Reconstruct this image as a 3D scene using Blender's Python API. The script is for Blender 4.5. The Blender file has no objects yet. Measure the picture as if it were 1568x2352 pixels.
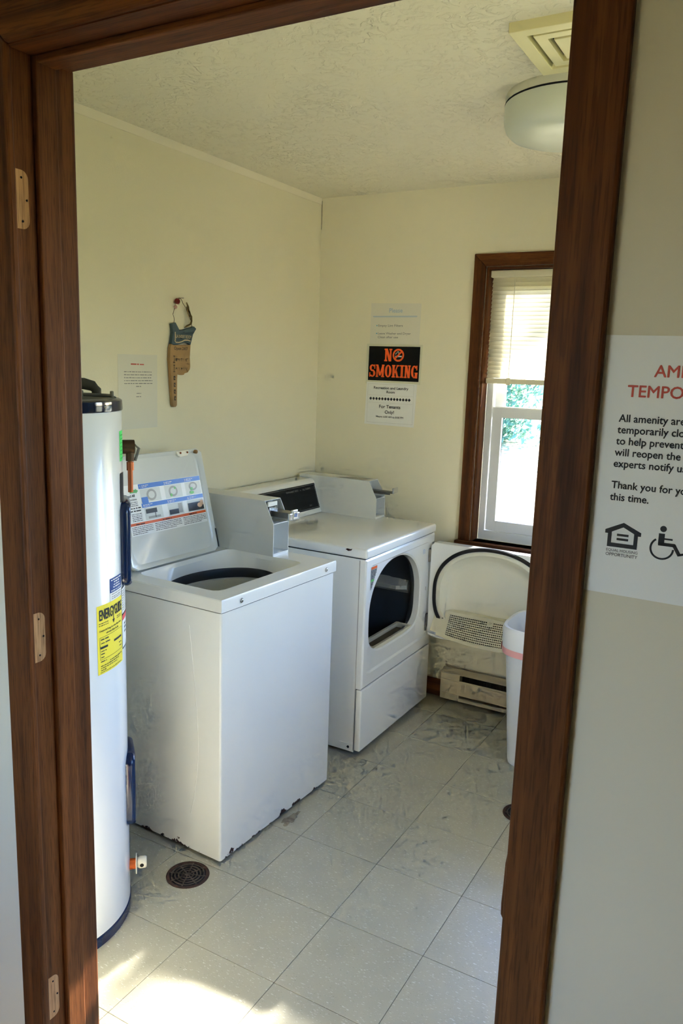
import bpy, bmesh, math, random
from mathutils import Vector, Matrix
random.seed(7)
scene = bpy.context.scene
COL = scene.collection

# ------------------------------------------------------------------ camera
FPX, CAMLOC, YAW, PITCH, ROLL = 1802.08, (1.3388, -1.8581, 1.6454), 0.5120, 0.1821, 0.0326
cd = bpy.data.cameras.new('camera'); cam = bpy.data.objects.new('camera', cd); COL.objects.link(cam)
cd.sensor_fit = 'VERTICAL'; cd.sensor_height = 36.0; cd.lens = FPX / 2352 * 36.0
cd.clip_start = 0.02; cd.clip_end = 500
_fw = Vector((-math.sin(YAW)*math.cos(PITCH), math.cos(YAW)*math.cos(PITCH), -math.sin(PITCH)))
_rt = Vector((math.cos(YAW), math.sin(YAW), 0)); _up = _rt.cross(_fw)
_r2 = math.cos(ROLL)*_rt + math.sin(ROLL)*_up; _u2 = -math.sin(ROLL)*_rt + math.cos(ROLL)*_up
cam.matrix_world = Matrix(((_r2.x, _u2.x, -_fw.x, CAMLOC[0]), (_r2.y, _u2.y, -_fw.y, CAMLOC[1]),
                           (_r2.z, _u2.z, -_fw.z, CAMLOC[2]), (0, 0, 0, 1)))
scene.camera = cam

# ------------------------------------------------------------------ world, sun, exposure
SUN_EL, SUN_AZ = math.radians(22.8), math.radians(84)          # azimuth from +X towards +Y
world = bpy.data.worlds.new('World'); scene.world = world; world.use_nodes = True
wn = world.node_tree.nodes; wl = world.node_tree.links
sky = wn.new('ShaderNodeTexSky'); sky.sky_type = 'NISHITA'; sky.sun_disc = False
sky.sun_elevation = SUN_EL; sky.sun_rotation = math.pi/2 - SUN_AZ; sky.air_density = 1.0; sky.dust_density = 0.3; sky.ozone_density = 2.0
tint = wn.new('ShaderNodeMix'); tint.data_type = 'RGBA'; tint.blend_type = 'MULTIPLY'; tint.inputs['Factor'].default_value = 1.0
tint.inputs['B'].default_value = (0.78, 0.91, 1.20, 1)          # camera white balance set for warm interior light
wl.new(sky.outputs[0], tint.inputs['A']); wl.new(tint.outputs['Result'], wn['Background'].inputs[0]); wn['Background'].inputs[1].default_value = 0.95
sd = bpy.data.lights.new('sun', 'SUN'); sun = bpy.data.objects.new('sun', sd); COL.objects.link(sun)
sd.energy = 37.0; sd.angle = math.radians(0.9); sd.color = (1.0, 0.965, 0.90)
_s = Vector((math.cos(SUN_AZ)*math.cos(SUN_EL), math.sin(SUN_AZ)*math.cos(SUN_EL), math.sin(SUN_EL)))
sun.rotation_euler = _s.to_track_quat('Z', 'Y').to_euler(); sun.location = (8, 4, 8)
vs = scene.view_settings
vs.view_transform = 'Standard'; vs.look = 'None'; vs.gamma = 1.0; vs.use_curve_mapping = False; vs.exposure = 1.42
scene.cycles.max_bounces = 8; scene.cycles.diffuse_bounces = 6; scene.cycles.glossy_bounces = 3
scene.cycles.transmission_bounces = 4; scene.cycles.transparent_max_bounces = 10
scene.cycles.use_adaptive_sampling = True; scene.cycles.adaptive_threshold = 0.08; scene.cycles.adaptive_min_samples = 12; scene.cycles.use_light_tree = False
scene.cycles.caustics_reflective = False; scene.cycles.caustics_refractive = False
scene.cycles.sample_clamp_indirect = 8.0

# ------------------------------------------------------------------ room numbers (metres)
XL, XR, YF, ZC = -0.85, 2.40, 1.729, 2.484
YR, YH = -0.87, -0.986            # room and hall faces of the doorway wall
DX0, DX1, DZ = 0.245, 1.102, 2.108  # door opening
T = 0.3048

def portal(name, loc, rot, sx, sy):
    l = bpy.data.lights.new(name, 'AREA'); l.shape = 'RECTANGLE'; l.size = sx; l.size_y = sy
    l.cycles.is_portal = True
    o = bpy.data.objects.new(name, l); COL.objects.link(o); o.location = loc; o.rotation_euler = rot

# ------------------------------------------------------------------ mesh helpers
def lin(c):
    if isinstance(c, str):
        c = tuple(int(c[i:i+2], 16)/255 for i in (0, 2, 4))
    return tuple(((x/12.92) if x <= 0.04045 else ((x+0.055)/1.055)**2.4) for x in c)

class B:
    """collects geometry for one mesh"""
    def __init__(s): s.v = []; s.f = []
    def add(s, vs_, fs):
        n = len(s.v); s.v += [tuple(p) for p in vs_]; s.f += [tuple(i+n for i in f) for f in fs]; return s
    def box(s, x0, x1, y0, y1, z0, z1, bev=0.0):
        if bev > 0:
            return s.bevbox(x0, x1, y0, y1, z0, z1, bev)
        return s.add([(x0,y0,z0),(x1,y0,z0),(x1,y1,z0),(x0,y1,z0),(x0,y0,z1),(x1,y0,z1),(x1,y1,z1),(x0,y1,z1)],
                     [(0,3,2,1),(4,5,6,7),(0,1,5,4),(1,2,6,5),(2,3,7,6),(3,0,4,7)])
    def bevbox(s, x0, x1, y0, y1, z0, z1, bev, seg=2):
        bm = bmesh.new(); bmesh.ops.create_cube(bm, size=1)
        for v in bm.verts:
            v.co = Vector((x0+(v.co.x+.5)*(x1-x0), y0+(v.co.y+.5)*(y1-y0), z0+(v.co.z+.5)*(z1-z0)))
        bmesh.ops.bevel(bm, geom=bm.edges[:], offset=bev, segments=seg, profile=0.5, affect='EDGES')
        bm.verts.index_update()
        s.add([v.co for v in bm.verts], [[v.index for v in f.verts] for f in bm.faces]); bm.free(); return s
    def loft(s, loops, cap0=False, cap1=False, closed=True):
        n = len(loops[0]); base = len(s.v)
        for L in loops: s.v += [tuple(p) for p in L]
        for k in range(len(loops)-1):
            for i in range(n if closed else n-1):
                j = (i+1) % n
                s.f.append((base+k*n+i, base+k*n+j, base+(k+1)*n+j, base+(k+1)*n+i))
        if cap0: s.f.append(tuple(base+i for i in reversed(range(n))))
        if cap1: s.f.append(tuple(base+(len(loops)-1)*n+i for i in range(n)))
        return s
    def prism(s, pts, fn, a, b):
        """extrude a 2D outline; fn(u, v, w) gives the point"""
        return s.loft([[fn(u, v, a) for u, v in pts], [fn(u, v, b) for u, v in pts]], True, True)
    def lathe(s, prof, n=32, c=(0,0,0), axis='z', cap0=False, cap1=False, a0=0.0):
        loops = []
        for r, h in prof:
            L = []
            for i in range(n):
                a = a0+2*math.pi*i/n; p = r*math.cos(a), r*math.sin(a)
                L.append({'z': (c[0]+p[0], c[1]+p[1], c[2]+h), 'x': (c[0]+h, c[1]+p[0], c[2]+p[1]), 'y': (c[0]+p[1], c[1]+h, c[2]+p[0])}[axis])
            loops.append(L)
        return s.loft(loops, cap0, cap1)
    def tube(s, pts, r, n=8, caps=True, flat=1.0):
        pts = [Vector(p) for p in pts]; loops = []
        for i, p in enumerate(pts):
            d = (pts[min(i+1, len(pts)-1)]-pts[max(i-1, 0)]).normalized()
            a = Vector((0,0,1)) if abs(d.z) < .9 else Vector((1,0,0))
            e1 = d.cross(a).normalized(); e2 = d.cross(e1)
            rr = r[i] if isinstance(r, (list, tuple)) else r
            loops.append([p+(math.cos(2*math.pi*k/n)*e1+math.sin(2*math.pi*k/n)*e2*flat)*rr for k in range(n)])
        return s.loft(loops, caps, caps)
    def ball(s, c, r, n=10, m=7):
        pr = [(r*math.sin(math.pi*i/m), -r*math.cos(math.pi*i/m)) for i in range(1, m)]
        return s.lathe(pr, n, c, 'z', True, True)
    def rect(s, fn, u0, u1, v0, v1, w=0.0):
        return s.add([fn(u0,v0,w), fn(u1,v0,w), fn(u1,v1,w), fn(u0,v1,w)], [(0,1,2,3)])
    def poly(s, pts): return s.add(pts, [tuple(range(len(pts)))])
    def map(s, M): s.v = [tuple(M @ Vector(p)) for p in s.v]; return s

ROOTM = {}
def obj(name, b, m, parent=None, smooth=None, world=False):
    """link one mesh object; smooth = angle in degrees; world=True: vertices are world coordinates"""
    me = bpy.data.meshes.new(name); me.from_pydata(b.v, [], b.f)
    bm = bmesh.new(); bm.from_mesh(me); bmesh.ops.recalc_face_normals(bm, faces=bm.faces[:]); bm.to_mesh(me); bm.free()
    if parent is not None and world:
        me.transform(ROOTM[parent.name].inverted())
    if smooth:
        me.polygons.foreach_set('use_smooth', [True]*len(me.polygons)); me.set_sharp_from_angle(angle=math.radians(smooth))
    me.materials.append(m); me.update()
    o = bpy.data.objects.new(name, me); COL.objects.link(o)
    if parent is not None:
        o.parent = parent; ROOTM[o.name] = ROOTM[parent.name]
    return o
def link(name, me, parent=None, loc=(0,0,0)):
    o = bpy.data.objects.new(name, me); COL.objects.link(o); o.location = loc
    if parent is not None: o.parent = parent
    return o
def root(name, loc, rz=0.0):
    o = bpy.data.objects.new(name, None); COL.objects.link(o); o.location = loc; o.rotation_euler = (0,0,rz)
    o.empty_display_size = 0.05; ROOTM[o.name] = Matrix.Translation(loc) @ Matrix.Rotation(rz, 4, 'Z'); return o
def tag(o, label, cat, group=None):
    o['label'] = label; o['category'] = cat
    if group: o['group'] = group
    return o
def struct(o, label=None):
    o['kind'] = 'structure'
    if label: o['label'] = label
    return o

def text_geo(body, size=1.0, bold=0.0, align='LEFT', spacing=1.0, wscale=1.0):
    """flat lettering: (verts2d, faces)"""
    c = bpy.data.curves.new('t', 'FONT'); c.body = body; c.size = size; c.align_x = align; c.offset = 0
    c.resolution_u = 3; c.space_character = spacing; c.fill_mode = 'FRONT'
    o = bpy.data.objects.new('t', c); me = bpy.data.meshes.new_from_object(o)
    v = [(p.co.x*wscale, p.co.y) for p in me.vertices]; f = [tuple(p.vertices) for p in me.polygons]
    bpy.data.objects.remove(o); bpy.data.curves.remove(c); bpy.data.meshes.remove(me)
    return v, f
def put_text(b, fn, body, u, v, size, bold=0.0, align='LEFT', w=0.0004, spacing=1.0, wscale=1.0, width=None):
    vs_, fs = text_geo(body, size, bold, align, spacing, wscale)
    if not vs_: return b
    if width:
        x0 = min(p[0] for p in vs_); x1 = max(p[0] for p in vs_); k = width/(x1-x0); vs_ = [(p[0]*k, p[1]) for p in vs_]
    k = bold*size*1.6
    for q_, (sx, sy) in enumerate([(0, 0)] if bold <= 0 else [(-k, 0), (k, 0), (0, k), (0, -k), (0, 0)]):
        b.add([fn(u+x+sx, v+y+sy, w+q_*.00004) for x, y in vs_], fs)
    return b
def dashes(b, fn, u0, u1, v, h, w=0.0004, rnd=None):
    """a line of print too small to read: a row of short marks"""
    rnd = rnd or random; u = u0
    while u < u1-h*.5:
        l = min(h*rnd.uniform(1.2, 5.0), u1-u); hh = h*rnd.uniform(.55, .8)
        b.rect(fn, u, u+l, v, v+hh, w); u += l+h*rnd.uniform(.5, .9)
    return b

def bevel_all(b, off, seg=2, ang=30):
    bm = bmesh.new(); vs_ = [bm.verts.new(p) for p in b.v]
    for f in b.f:
        try: bm.faces.new([vs_[i] for i in f])
        except ValueError: pass
    bmesh.ops.remove_doubles(bm, verts=bm.verts[:], dist=1e-6); bmesh.ops.recalc_face_normals(bm, faces=bm.faces[:])
    es = [e for e in bm.edges if len(e.link_faces) == 2 and e.calc_face_angle(0) > math.radians(ang)]
    bmesh.ops.bevel(bm, geom=es, offset=off, segments=seg, profile=0.5, affect='EDGES', clamp_overlap=True)
    bm.verts.index_update(); b.v = [tuple(v.co) for v in bm.verts]; b.f = [tuple(v.index for v in f.verts) for f in bm.faces]; bm.free(); return b

# ------------------------------------------------------------------ materials
MATS = {}
def mat(name, col, rough=0.5, metal=0.0, coat=0.0, bump=0.0, bscale=60.0, var=0.0, vscale=8.0, spec=0.5, col2=None, detail=2.0, stretch=(1,1,1), trans=0.0, alpha=1.0):
    m = bpy.data.materials.new(name); m.use_nodes = True; nt = m.node_tree; N = nt.nodes; L = nt.links
    p = N['Principled BSDF']; c = lin(col)
    p.inputs['Base Color'].default_value = (*c, 1); p.inputs['Roughness'].default_value = rough; p.inputs['Metallic'].default_value = metal
    p.inputs['Coat Weight'].default_value = coat; p.inputs['Coat Roughness'].default_value = 0.08; p.inputs['Specular IOR Level'].default_value = spec
    p.inputs['Transmission Weight'].default_value = trans; p.inputs['Alpha'].default_value = alpha
    tc = N.new('ShaderNodeTexCoord'); mp = N.new('ShaderNodeMapping'); mp.inputs['Scale'].default_value = stretch
    L.new(tc.outputs['Object'], mp.inputs[0])
    if var > 0 or col2:
        nz = N.new('ShaderNodeTexNoise'); nz.inputs['Scale'].default_value = vscale; nz.inputs['Detail'].default_value = detail; L.new(mp.outputs[0], nz.inputs['Vector'])
        rp = N.new('ShaderNodeValToRGB'); rp.color_ramp.elements[0].position = 0.3; rp.color_ramp.elements[1].position = 0.7
        d = lin(col2) if col2 else tuple(x*(1-var) for x in c)
        rp.color_ramp.elements[0].color = (*d, 1); rp.color_ramp.elements[1].color = (*c, 1)
        L.new(nz.outputs['Fac'], rp.inputs[0]); L.new(rp.outputs[0], p.inputs['Base Color'])
    if bump > 0:
        nb = N.new('ShaderNodeTexNoise'); nb.inputs['Scale'].default_value = bscale; nb.inputs['Detail'].default_value = 0.5; L.new(mp.outputs[0], nb.inputs['Vector'])
        bp = N.new('ShaderNodeBump'); bp.inputs['Strength'].default_value = bump; bp.inputs['Distance'].default_value = 0.002
        L.new(nb.outputs['Fac'], bp.inputs['Height']); L.new(bp.outputs[0], p.inputs['Normal'])
    MATS[name] = m; return m

def wood(name, dark, mid, light, axis, rough=0.55):
    m = bpy.data.materials.new(name); m.use_nodes = True; nt = m.node_tree; N = nt.nodes; L = nt.links; p = N['Principled BSDF']
    tc = N.new('ShaderNodeTexCoord'); mp = N.new('ShaderNodeMapping'); sc = [38, 38, 38]; sc[axis] = 1.1; mp.inputs['Scale'].default_value = sc
    L.new(tc.outputs['Object'], mp.inputs[0])
    n1 = N.new('ShaderNodeTexNoise'); n1.inputs['Scale'].default_value = 1.0; n1.inputs['Detail'].default_value = 4; n1.inputs['Distortion'].default_value = 0.6; L.new(mp.outputs[0], n1.inputs['Vector'])
    mp2 = N.new('ShaderNodeMapping'); s2 = [420, 420, 420]; s2[axis] = 22; mp2.inputs['Scale'].default_value = s2; L.new(tc.outputs['Object'], mp2.inputs[0])
    n2 = N.new('ShaderNodeTexNoise'); n2.inputs['Scale'].default_value = 1.0; n2.inputs['Detail'].default_value = 2; L.new(mp2.outputs[0], n2.inputs['Vector'])
    rp = N.new('ShaderNodeValToRGB'); e = rp.color_ramp.elements; e[0].position = .28; e[0].color = (*lin(dark), 1); e[1].position = .75; e[1].color = (*lin(light), 1)
    k = rp.color_ramp.elements.new(.5); k.color = (*lin(mid), 1); L.new(n1.outputs['Fac'], rp.inputs[0])
    mx = N.new('ShaderNodeMix'); mx.data_type = 'RGBA'; mx.blend_type = 'MULTIPLY'; mx.inputs['Factor'].default_value = .55
    r2 = N.new('ShaderNodeValToRGB'); r2.color_ramp.elements[0].position = .36; r2.color_ramp.elements[0].color = (.35,.3,.28,1); r2.color_ramp.elements[1].position = .52; r2.color_ramp.elements[1].color = (1,1,1,1)
    L.new(n2.outputs['Fac'], r2.inputs[0]); L.new(rp.outputs[0], mx.inputs['A']); L.new(r2.outputs[0], mx.inputs['B']); L.new(mx.outputs['Result'], p.inputs['Base Color'])
    p.inputs['Roughness'].default_value = rough; p.inputs['Specular IOR Level'].default_value = .18
    return m

WALLC = 'e9e3ca'
M_wall = mat('cream_paint', WALLC, .62, bump=.12, bscale=140)
M_hall = mat('hall_paint', 'dcd4bd', .62)
M_woodv = wood('brown_stained_wood_upright', '422411', '643919', '824d24', 2)
M_woodh = wood('brown_stained_wood_level', '422411', '643919', '824d24', 0)
M_woody = wood('brown_stained_wood_deep', '422411', '643919', '824d24', 1)
M_bare = wood('bare_wood', 'a9794c', 'c4976a', 'd3aa7e', 2, .7)
M_hole = mat('screw_hole', '1d120b', .9)
M_white = mat('white_enamel', 'e9ebea', .22, coat=.5)
M_grayw = mat('white_painted_steel', 'dcdedd', .38)
M_dark = mat('dark_gap', '17171a', .8)
M_black = mat('black_panel', '121213', .4, spec=.25)
M_chrome = mat('chrome', 'd9dce2', .16, metal=1.0)
M_steel = mat('dull_steel', '8f8d88', .38, metal=1.0, var=.25, vscale=60)
M_rust = mat('rust', '4a2013', .95, col2='1f0d09', vscale=90, bump=.8, bscale=200)
M_paper = mat('paper', 'eeeeea', .6)
M_paper2 = mat('cream_border_card', 'd8d6bd', .5)
M_ink = mat('black_ink', '2a2a2c', .7)
M_inkg = mat('grey_ink', '8b8b88', .7)
M_inkb = mat('pale_blue_ink', 'afc0cf', .7)
M_paperold = mat('aged_paper', 'dfdccd', .6)
M_inkr = mat('red_ink', 'c9574a', .7)
M_signr = mat('orange_red_print', 'ff6a30', .7, spec=.2)
M_signk = mat('black_print', '0b0b0c', .6, spec=.2)

def ceiling_mat():
    m = bpy.data.materials.new('stippled_ceiling_paint'); m.use_nodes = True; nt = m.node_tree; N = nt.nodes; L = nt.links; p = N['Principled BSDF']
    p.inputs['Base Color'].default_value = (*lin('ede8d3'), 1); p.inputs['Roughness'].default_value = .75
    tc = N.new('ShaderNodeTexCoord')
    n1 = N.new('ShaderNodeTexNoise'); n1.inputs['Scale'].default_value = 26; n1.inputs['Detail'].default_value = 3; n1.inputs['Distortion'].default_value = 1.6; L.new(tc.outputs['Object'], n1.inputs['Vector'])
    n2 = N.new('ShaderNodeTexNoise'); n2.inputs['Scale'].default_value = 5; n2.inputs['Detail'].default_value = 0; L.new(tc.outputs['Object'], n2.inputs['Vector'])
    rp = N.new('ShaderNodeValToRGB'); rp.color_ramp.elements[0].position = .5; rp.color_ramp.elements[1].position = .62; L.new(n1.outputs['Fac'], rp.inputs[0])
    mu = N.new('ShaderNodeMath'); mu.operation = 'MULTIPLY'; L.new(rp.outputs[0], mu.inputs[0]); L.new(n2.outputs['Fac'], mu.inputs[1])
    bp = N.new('ShaderNodeBump'); bp.inputs['Strength'].default_value = .8; bp.inputs['Distance'].default_value = .006; L.new(mu.outputs[0], bp.inputs['Height']); L.new(bp.outputs[0], p.inputs['Normal'])
    return m
M_ceil = ceiling_mat()

def tile_mat():
    m = bpy.data.materials.new('vinyl_tile'); m.use_nodes = True; nt = m.node_tree; N = nt.nodes; L = nt.links; p = N['Principled BSDF']
    tc = N.new('ShaderNodeTexCoord'); oi = N.new('ShaderNodeObjectInfo')
    add = N.new('ShaderNodeVectorMath'); add.operation = 'ADD'; L.new(tc.outputs['Object'], add.inputs[0])
    sc = N.new('ShaderNodeVectorMath'); sc.operation = 'SCALE'; sc.inputs['Scale'].default_value = 1.0; L.new(oi.outputs['Location'], sc.inputs[0]); L.new(sc.outputs[0], add.inputs[1])
    def flecks(rot, scale, lo, hi):
        mp = N.new('ShaderNodeMapping'); mp.inputs['Rotation'].default_value = (0, 0, rot); mp.inputs['Scale'].default_value = scale; L.new(add.outputs[0], mp.inputs[0])
        nz = N.new('ShaderNodeTexNoise'); nz.inputs['Scale'].default_value = 1; nz.inputs['Detail'].default_value = 1.5; L.new(mp.outputs[0], nz.inputs['Vector'])
        r = N.new('ShaderNodeValToRGB'); r.color_ramp.elements[0].position = lo; r.color_ramp.elements[1].position = hi; L.new(nz.outputs['Fac'], r.inputs[0]); return r.outputs[0]
    def mix(a, b, f, ff=1.0):
        mx = N.new('ShaderNodeMix'); mx.data_type = 'RGBA'
        for s, v in (('A', a), ('B', b)):
            if isinstance(v, tuple): mx.inputs[s].default_value = (*v, 1)
            else: L.new(v, mx.inputs[s])
        if f is None: mx.inputs['Factor'].default_value = ff
        else:
            mm = N.new('ShaderNodeMath'); mm.operation = 'MULTIPLY'; mm.inputs[1].default_value = ff; L.new(f, mm.inputs[0]); L.new(mm.outputs[0], mx.inputs['Factor'])
        return mx.outputs['Result']
    blot = flecks(0, (9, 9, 9), .3, .75)
    c = mix(lin('aeaa95'), lin('b5b19c'), blot)
    c = mix(c, lin('bdb9a6'), oi.outputs['Random'], .35)
    c = mix(c, lin('d6d6cb'), flecks(.5, (60, 210, 60), .655, .70), .9)
    c = mix(c, lin('d9dad2'), flecks(1.9, (75, 260, 60), .67, .71), .8)
    c = mix(c, lin('7d7866'), flecks(.9, (130, 300, 60), .68, .73), .6)
    c = mix(c, lin('5d5849'), flecks(2.5, (160, 330, 60), .72, .76), .6)
    L.new(c, p.inputs['Base Color'])
    rg = flecks(0, (14, 14, 14), .3, .8); mr = N.new('ShaderNodeMapRange'); mr.inputs['To Min'].default_value = .31; mr.inputs['To Max'].default_value = .36; L.new(rg, mr.inputs['Value']); L.new(mr.outputs[0], p.inputs['Roughness'])
    return m
M_tile = tile_mat()
M_grout = mat('dark_tile_joint', '3a362c', .9)

# ================================================================== STRUCTURE
def wall_with_holes(axis, a, b, u0, u1, z0, z1, holes):
    """wall slab between a..b on axis ('x' or 'y') with rectangular openings (u0,u1,z0,z1)"""
    bb = B(); cuts = sorted({u0, u1, *[h[0] for h in holes], *[h[1] for h in holes]})
    for i in range(len(cuts)-1):
        c0, c1 = cuts[i], cuts[i+1]; segs = [(z0, z1)]
        for h in holes:
            if h[0] <= c0+1e-6 and h[1] >= c1-1e-6:
                segs = [s for q in segs for s in ((q[0], min(q[1], h[2])), (max(q[0], h[3]), q[1])) if s[1]-s[0] > 1e-4]
        for s in segs:
            if axis == 'x': bb.box(a, b, c0, c1, s[0], s[1])
            else: bb.box(c0, c1, a, b, s[0], s[1])
    return bb
WX0, WX1, WZ0, WZ1 = 0.048, 0.80, 0.832, 2.122       # far window opening
W2 = (-0.70, 0.40, 0.72, 2.06); WB = (0.92, 1.67)   # unseen right wall window; unseen second far window added for sun bounce
struct(obj('wall_left', B().box(XL-.12, XL, -3.3, YF+.14, -.1, ZC+.1), M_wall))
struct(obj('wall_back', wall_with_holes('y', YF, YF+.14, XL, XR, -.1, ZC+.1, [(WX0, WX1, WZ0, WZ1), (*WB, WZ0, WZ1)]), M_wall))
struct(obj('wall_right', wall_with_holes('x', XR, XR+.14, YR, YF+.14, -.1, ZC+.1, [W2]), M_wall))
struct(obj('ceiling', B().box(XL, XR, YR, YF, ZC, ZC+.1), M_ceil))
# doorway wall: room skin and hall skin
struct(obj('wall_front', wall_with_holes('y', YR-.058, YR, XL, XR+.14, -.1, ZC+.1, [(DX0-.02, DX1+.02, -.1, DZ+.02)]), M_wall))
struct(obj('wall_hall_front', wall_with_holes('y', YH, YR-.058, XL, 3.4, -.1, ZC+.1, [(DX0-.02, DX1+.02, -.1, DZ+.02)]), M_hall))
HB = -3.3
struct(obj('wall_hall_back', wall_with_holes('y', HB-.12, HB, XL-.12, 3.52, -.1, ZC+.1, [(-.5, .4, .9, 2.0)]), M_hall))
struct(obj('wall_hall_right', B().box(3.4, 3.52, HB, YH+.06, -.1, ZC+.1), M_hall))
struct(obj('ceiling_hall', B().box(XL, 3.4, HB, YH, ZC, ZC+.1), M_ceil))
M_carpet = mat('hall_floor_vinyl', 'a89a82', .6, var=.08, vscale=20)
struct(obj('floor_hall', B().box(XL, 3.4, HB, YR-.06, -.1, -.004), M_carpet))
struct(obj('trim_threshold', B().box(DX0, DX1, YR-.11, YR, -.02, .004, .004), M_steel))

# floor: joint bed plus one object per tile
fl = struct(obj('floor', B().box(XL, XR, YR, YF, -.1, -.0016), M_grout)); ROOTM[fl.name] = Matrix()
tb = bevel_all(B().box(0, T-.0013, 0, T-.0013, -.003, 0), .0006, 1)
tile_me = None
for i in range(-3, 8):
    for j in range(-3, 6):
        x0, y0 = i*T, j*T; x1, y1 = x0+T, y0+T
        cx0, cy0, cx1, cy1 = max(x0, XL), max(y0, YR), min(x1, XR), min(y1, YF)
        if cx1-cx0 < .01 or cy1-cy0 < .01: continue
        if (cx0, cy0, cx1, cy1) == (x0, y0, x1, y1) and tile_me:
            link('floor_tile', tile_me, fl, (x0, y0, 0))
        elif (cx0, cy0, cx1, cy1) == (x0, y0, x1, y1):
            o = obj('floor_tile', tb, M_tile, fl); o.location = (x0, y0, 0); tile_me = o.data
        else:
            o = obj('floor_tile', bevel_all(B().box(0, cx1-cx0-.0013, 0, cy1-cy0-.0013, -.003, 0), .0006, 1), M_tile, fl); o.location = (cx0, cy0, 0)

# baseboards
struct(obj('baseboard_back', bevel_all(B().box(XL+.012, XR, YF-.012, YF, 0, .09), .003), M_woodh))
struct(obj('baseboard_left', bevel_all(B().box(XL, XL+.012, YR, YF, 0, .09), .003), M_woody))
struct(obj('baseboard_right', bevel_all(B().box(XR-.012, XR, YR, YF, 0, .09), .003), M_woody))

cs0 = obj('caulk_strip', B().prism([(0, ZC), (.004, ZC), (.0015, ZC-.030), (0, ZC-.031)], lambda u, v, w: (XL+u, w, v), YR, YF), mat('pale_caulk', 'f0ead6', .6)); cs0.parent = bpy.data.objects['wall_left']
ck = obj('corner_crack', B().tube([(XL+.003, YF-.0008, ZC-.012), (XL+.0035, YF-.0008, ZC-.08), (XL+.002, YF-.0008, ZC-.15)], .0012, 5), mat('crack_shadow_grey', '6b6650', .9)); ck.parent = bpy.data.objects['wall_back']
# ------------------------------------------------------------------ doorway frame
dr = struct(root('door_1', (DX0, YR, 0)), 'brown stained wooden door frame without its door')
CW = .06; RV = .006
JT = .018
# jambs
obj('jamb', B().box(DX0-JT, DX0, YH-.006, YR, 0, DZ), M_woodv, dr, world=True)
obj('jamb', B().box(DX1, DX1+JT, YH-.006, YR, 0, DZ), M_woodv, dr, world=True)
obj('head_jamb', B().box(DX0-JT, DX1+JT, YH-.006, YR, DZ, DZ+JT), M_woodh, dr, world=True)
# stops
S0, S1 = -.948, -.908
obj('door_stop', bevel_all(B().box(DX0, DX0+.011, S0, S1, 0, DZ), .002), M_woodv, dr, world=True)
obj('door_stop', bevel_all(B().box(DX1-.011, DX1, S0, S1, 0, DZ), .002), M_woodv, dr, world=True)
obj('door_stop', bevel_all(B().box(DX0+.011, DX1-.011, S0, S1, DZ-.011, DZ), .002), M_woodh, dr, world=True)
# casings, mitred at the head; both sides of the wall
def casing(ya, yb, xa, xb, zt):
    xo0, xo1, zo = xa-CW, xb+CW, zt+CW
    def fr(pts): return bevel_all(B().prism(pts, lambda u, v, w: (u, w, v), ya, yb), .004, 2)
    obj('casing', fr([(xo0, 0), (xa, 0), (xa, zt), (xo0, zo)]), M_woodv, dr, world=True)
    obj('casing', fr([(xb, 0), (xo1, 0), (xo1, zo), (xb, zt)]), M_woodv, dr, world=True)
    obj('head_casing', fr([(xo0, zo), (xa, zt), (xb, zt), (xo1, zo)]), M_woodh, dr, world=True)
casing(YH-.014, YH, DX0+.004, DX1+.0, DZ+.002)
casing(YR, YR+.014, DX0-.006, DX1+.006, DZ+.006)
# hinge mortises on the left jamb: bare wood with rounded inner corners, three screw holes
for zc in (1.890, 1.165, .445):
    y0, y1, hh, r = YH-.005, -.962, .0445, .013
    pts = [(y0, zc-hh)] + [(y1-r+r*math.cos(a), zc-hh+r+r*math.sin(a)) for a in [-math.pi/2+math.pi/10*k for k in range(6)]] + [(y1-r+r*math.cos(a), zc+hh-r+r*math.sin(a)) for a in [math.pi/10*k for k in range(6)]] + [(y0, zc+hh)]
    mo = obj('hinge_mortise', B().prism(pts, lambda u, v, w: (w, u, v), DX0-.002, DX0+.0006), M_bare, dr, world=True)
    hb = B()
    for dy, dz in ((-.017, .033), (-.008, 0), (-.017, -.033)):
        hb.lathe([(.0018, 0), (.0018, .0008)], 10, (DX0+.0004, y1+dy+.004, zc+dz), 'x', True, True)
    obj('screw_holes', hb, M_hole, mo, world=True)
# splinter lifting off the right casing edge
sp = B().loft([[(DX1-w, YH-.010, z), (DX1+.004, YH-.010, z), (DX1+.004, YH-.007, z), (DX1-w, YH-.007, z)] for z, w in ((1.068, 0), (1.055, .0015), (1.03, .002), (1.0, .003), (.985, .0025), (.980, 0))], True, True)
obj('splinter', sp, M_woodv, dr, world=True)

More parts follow.
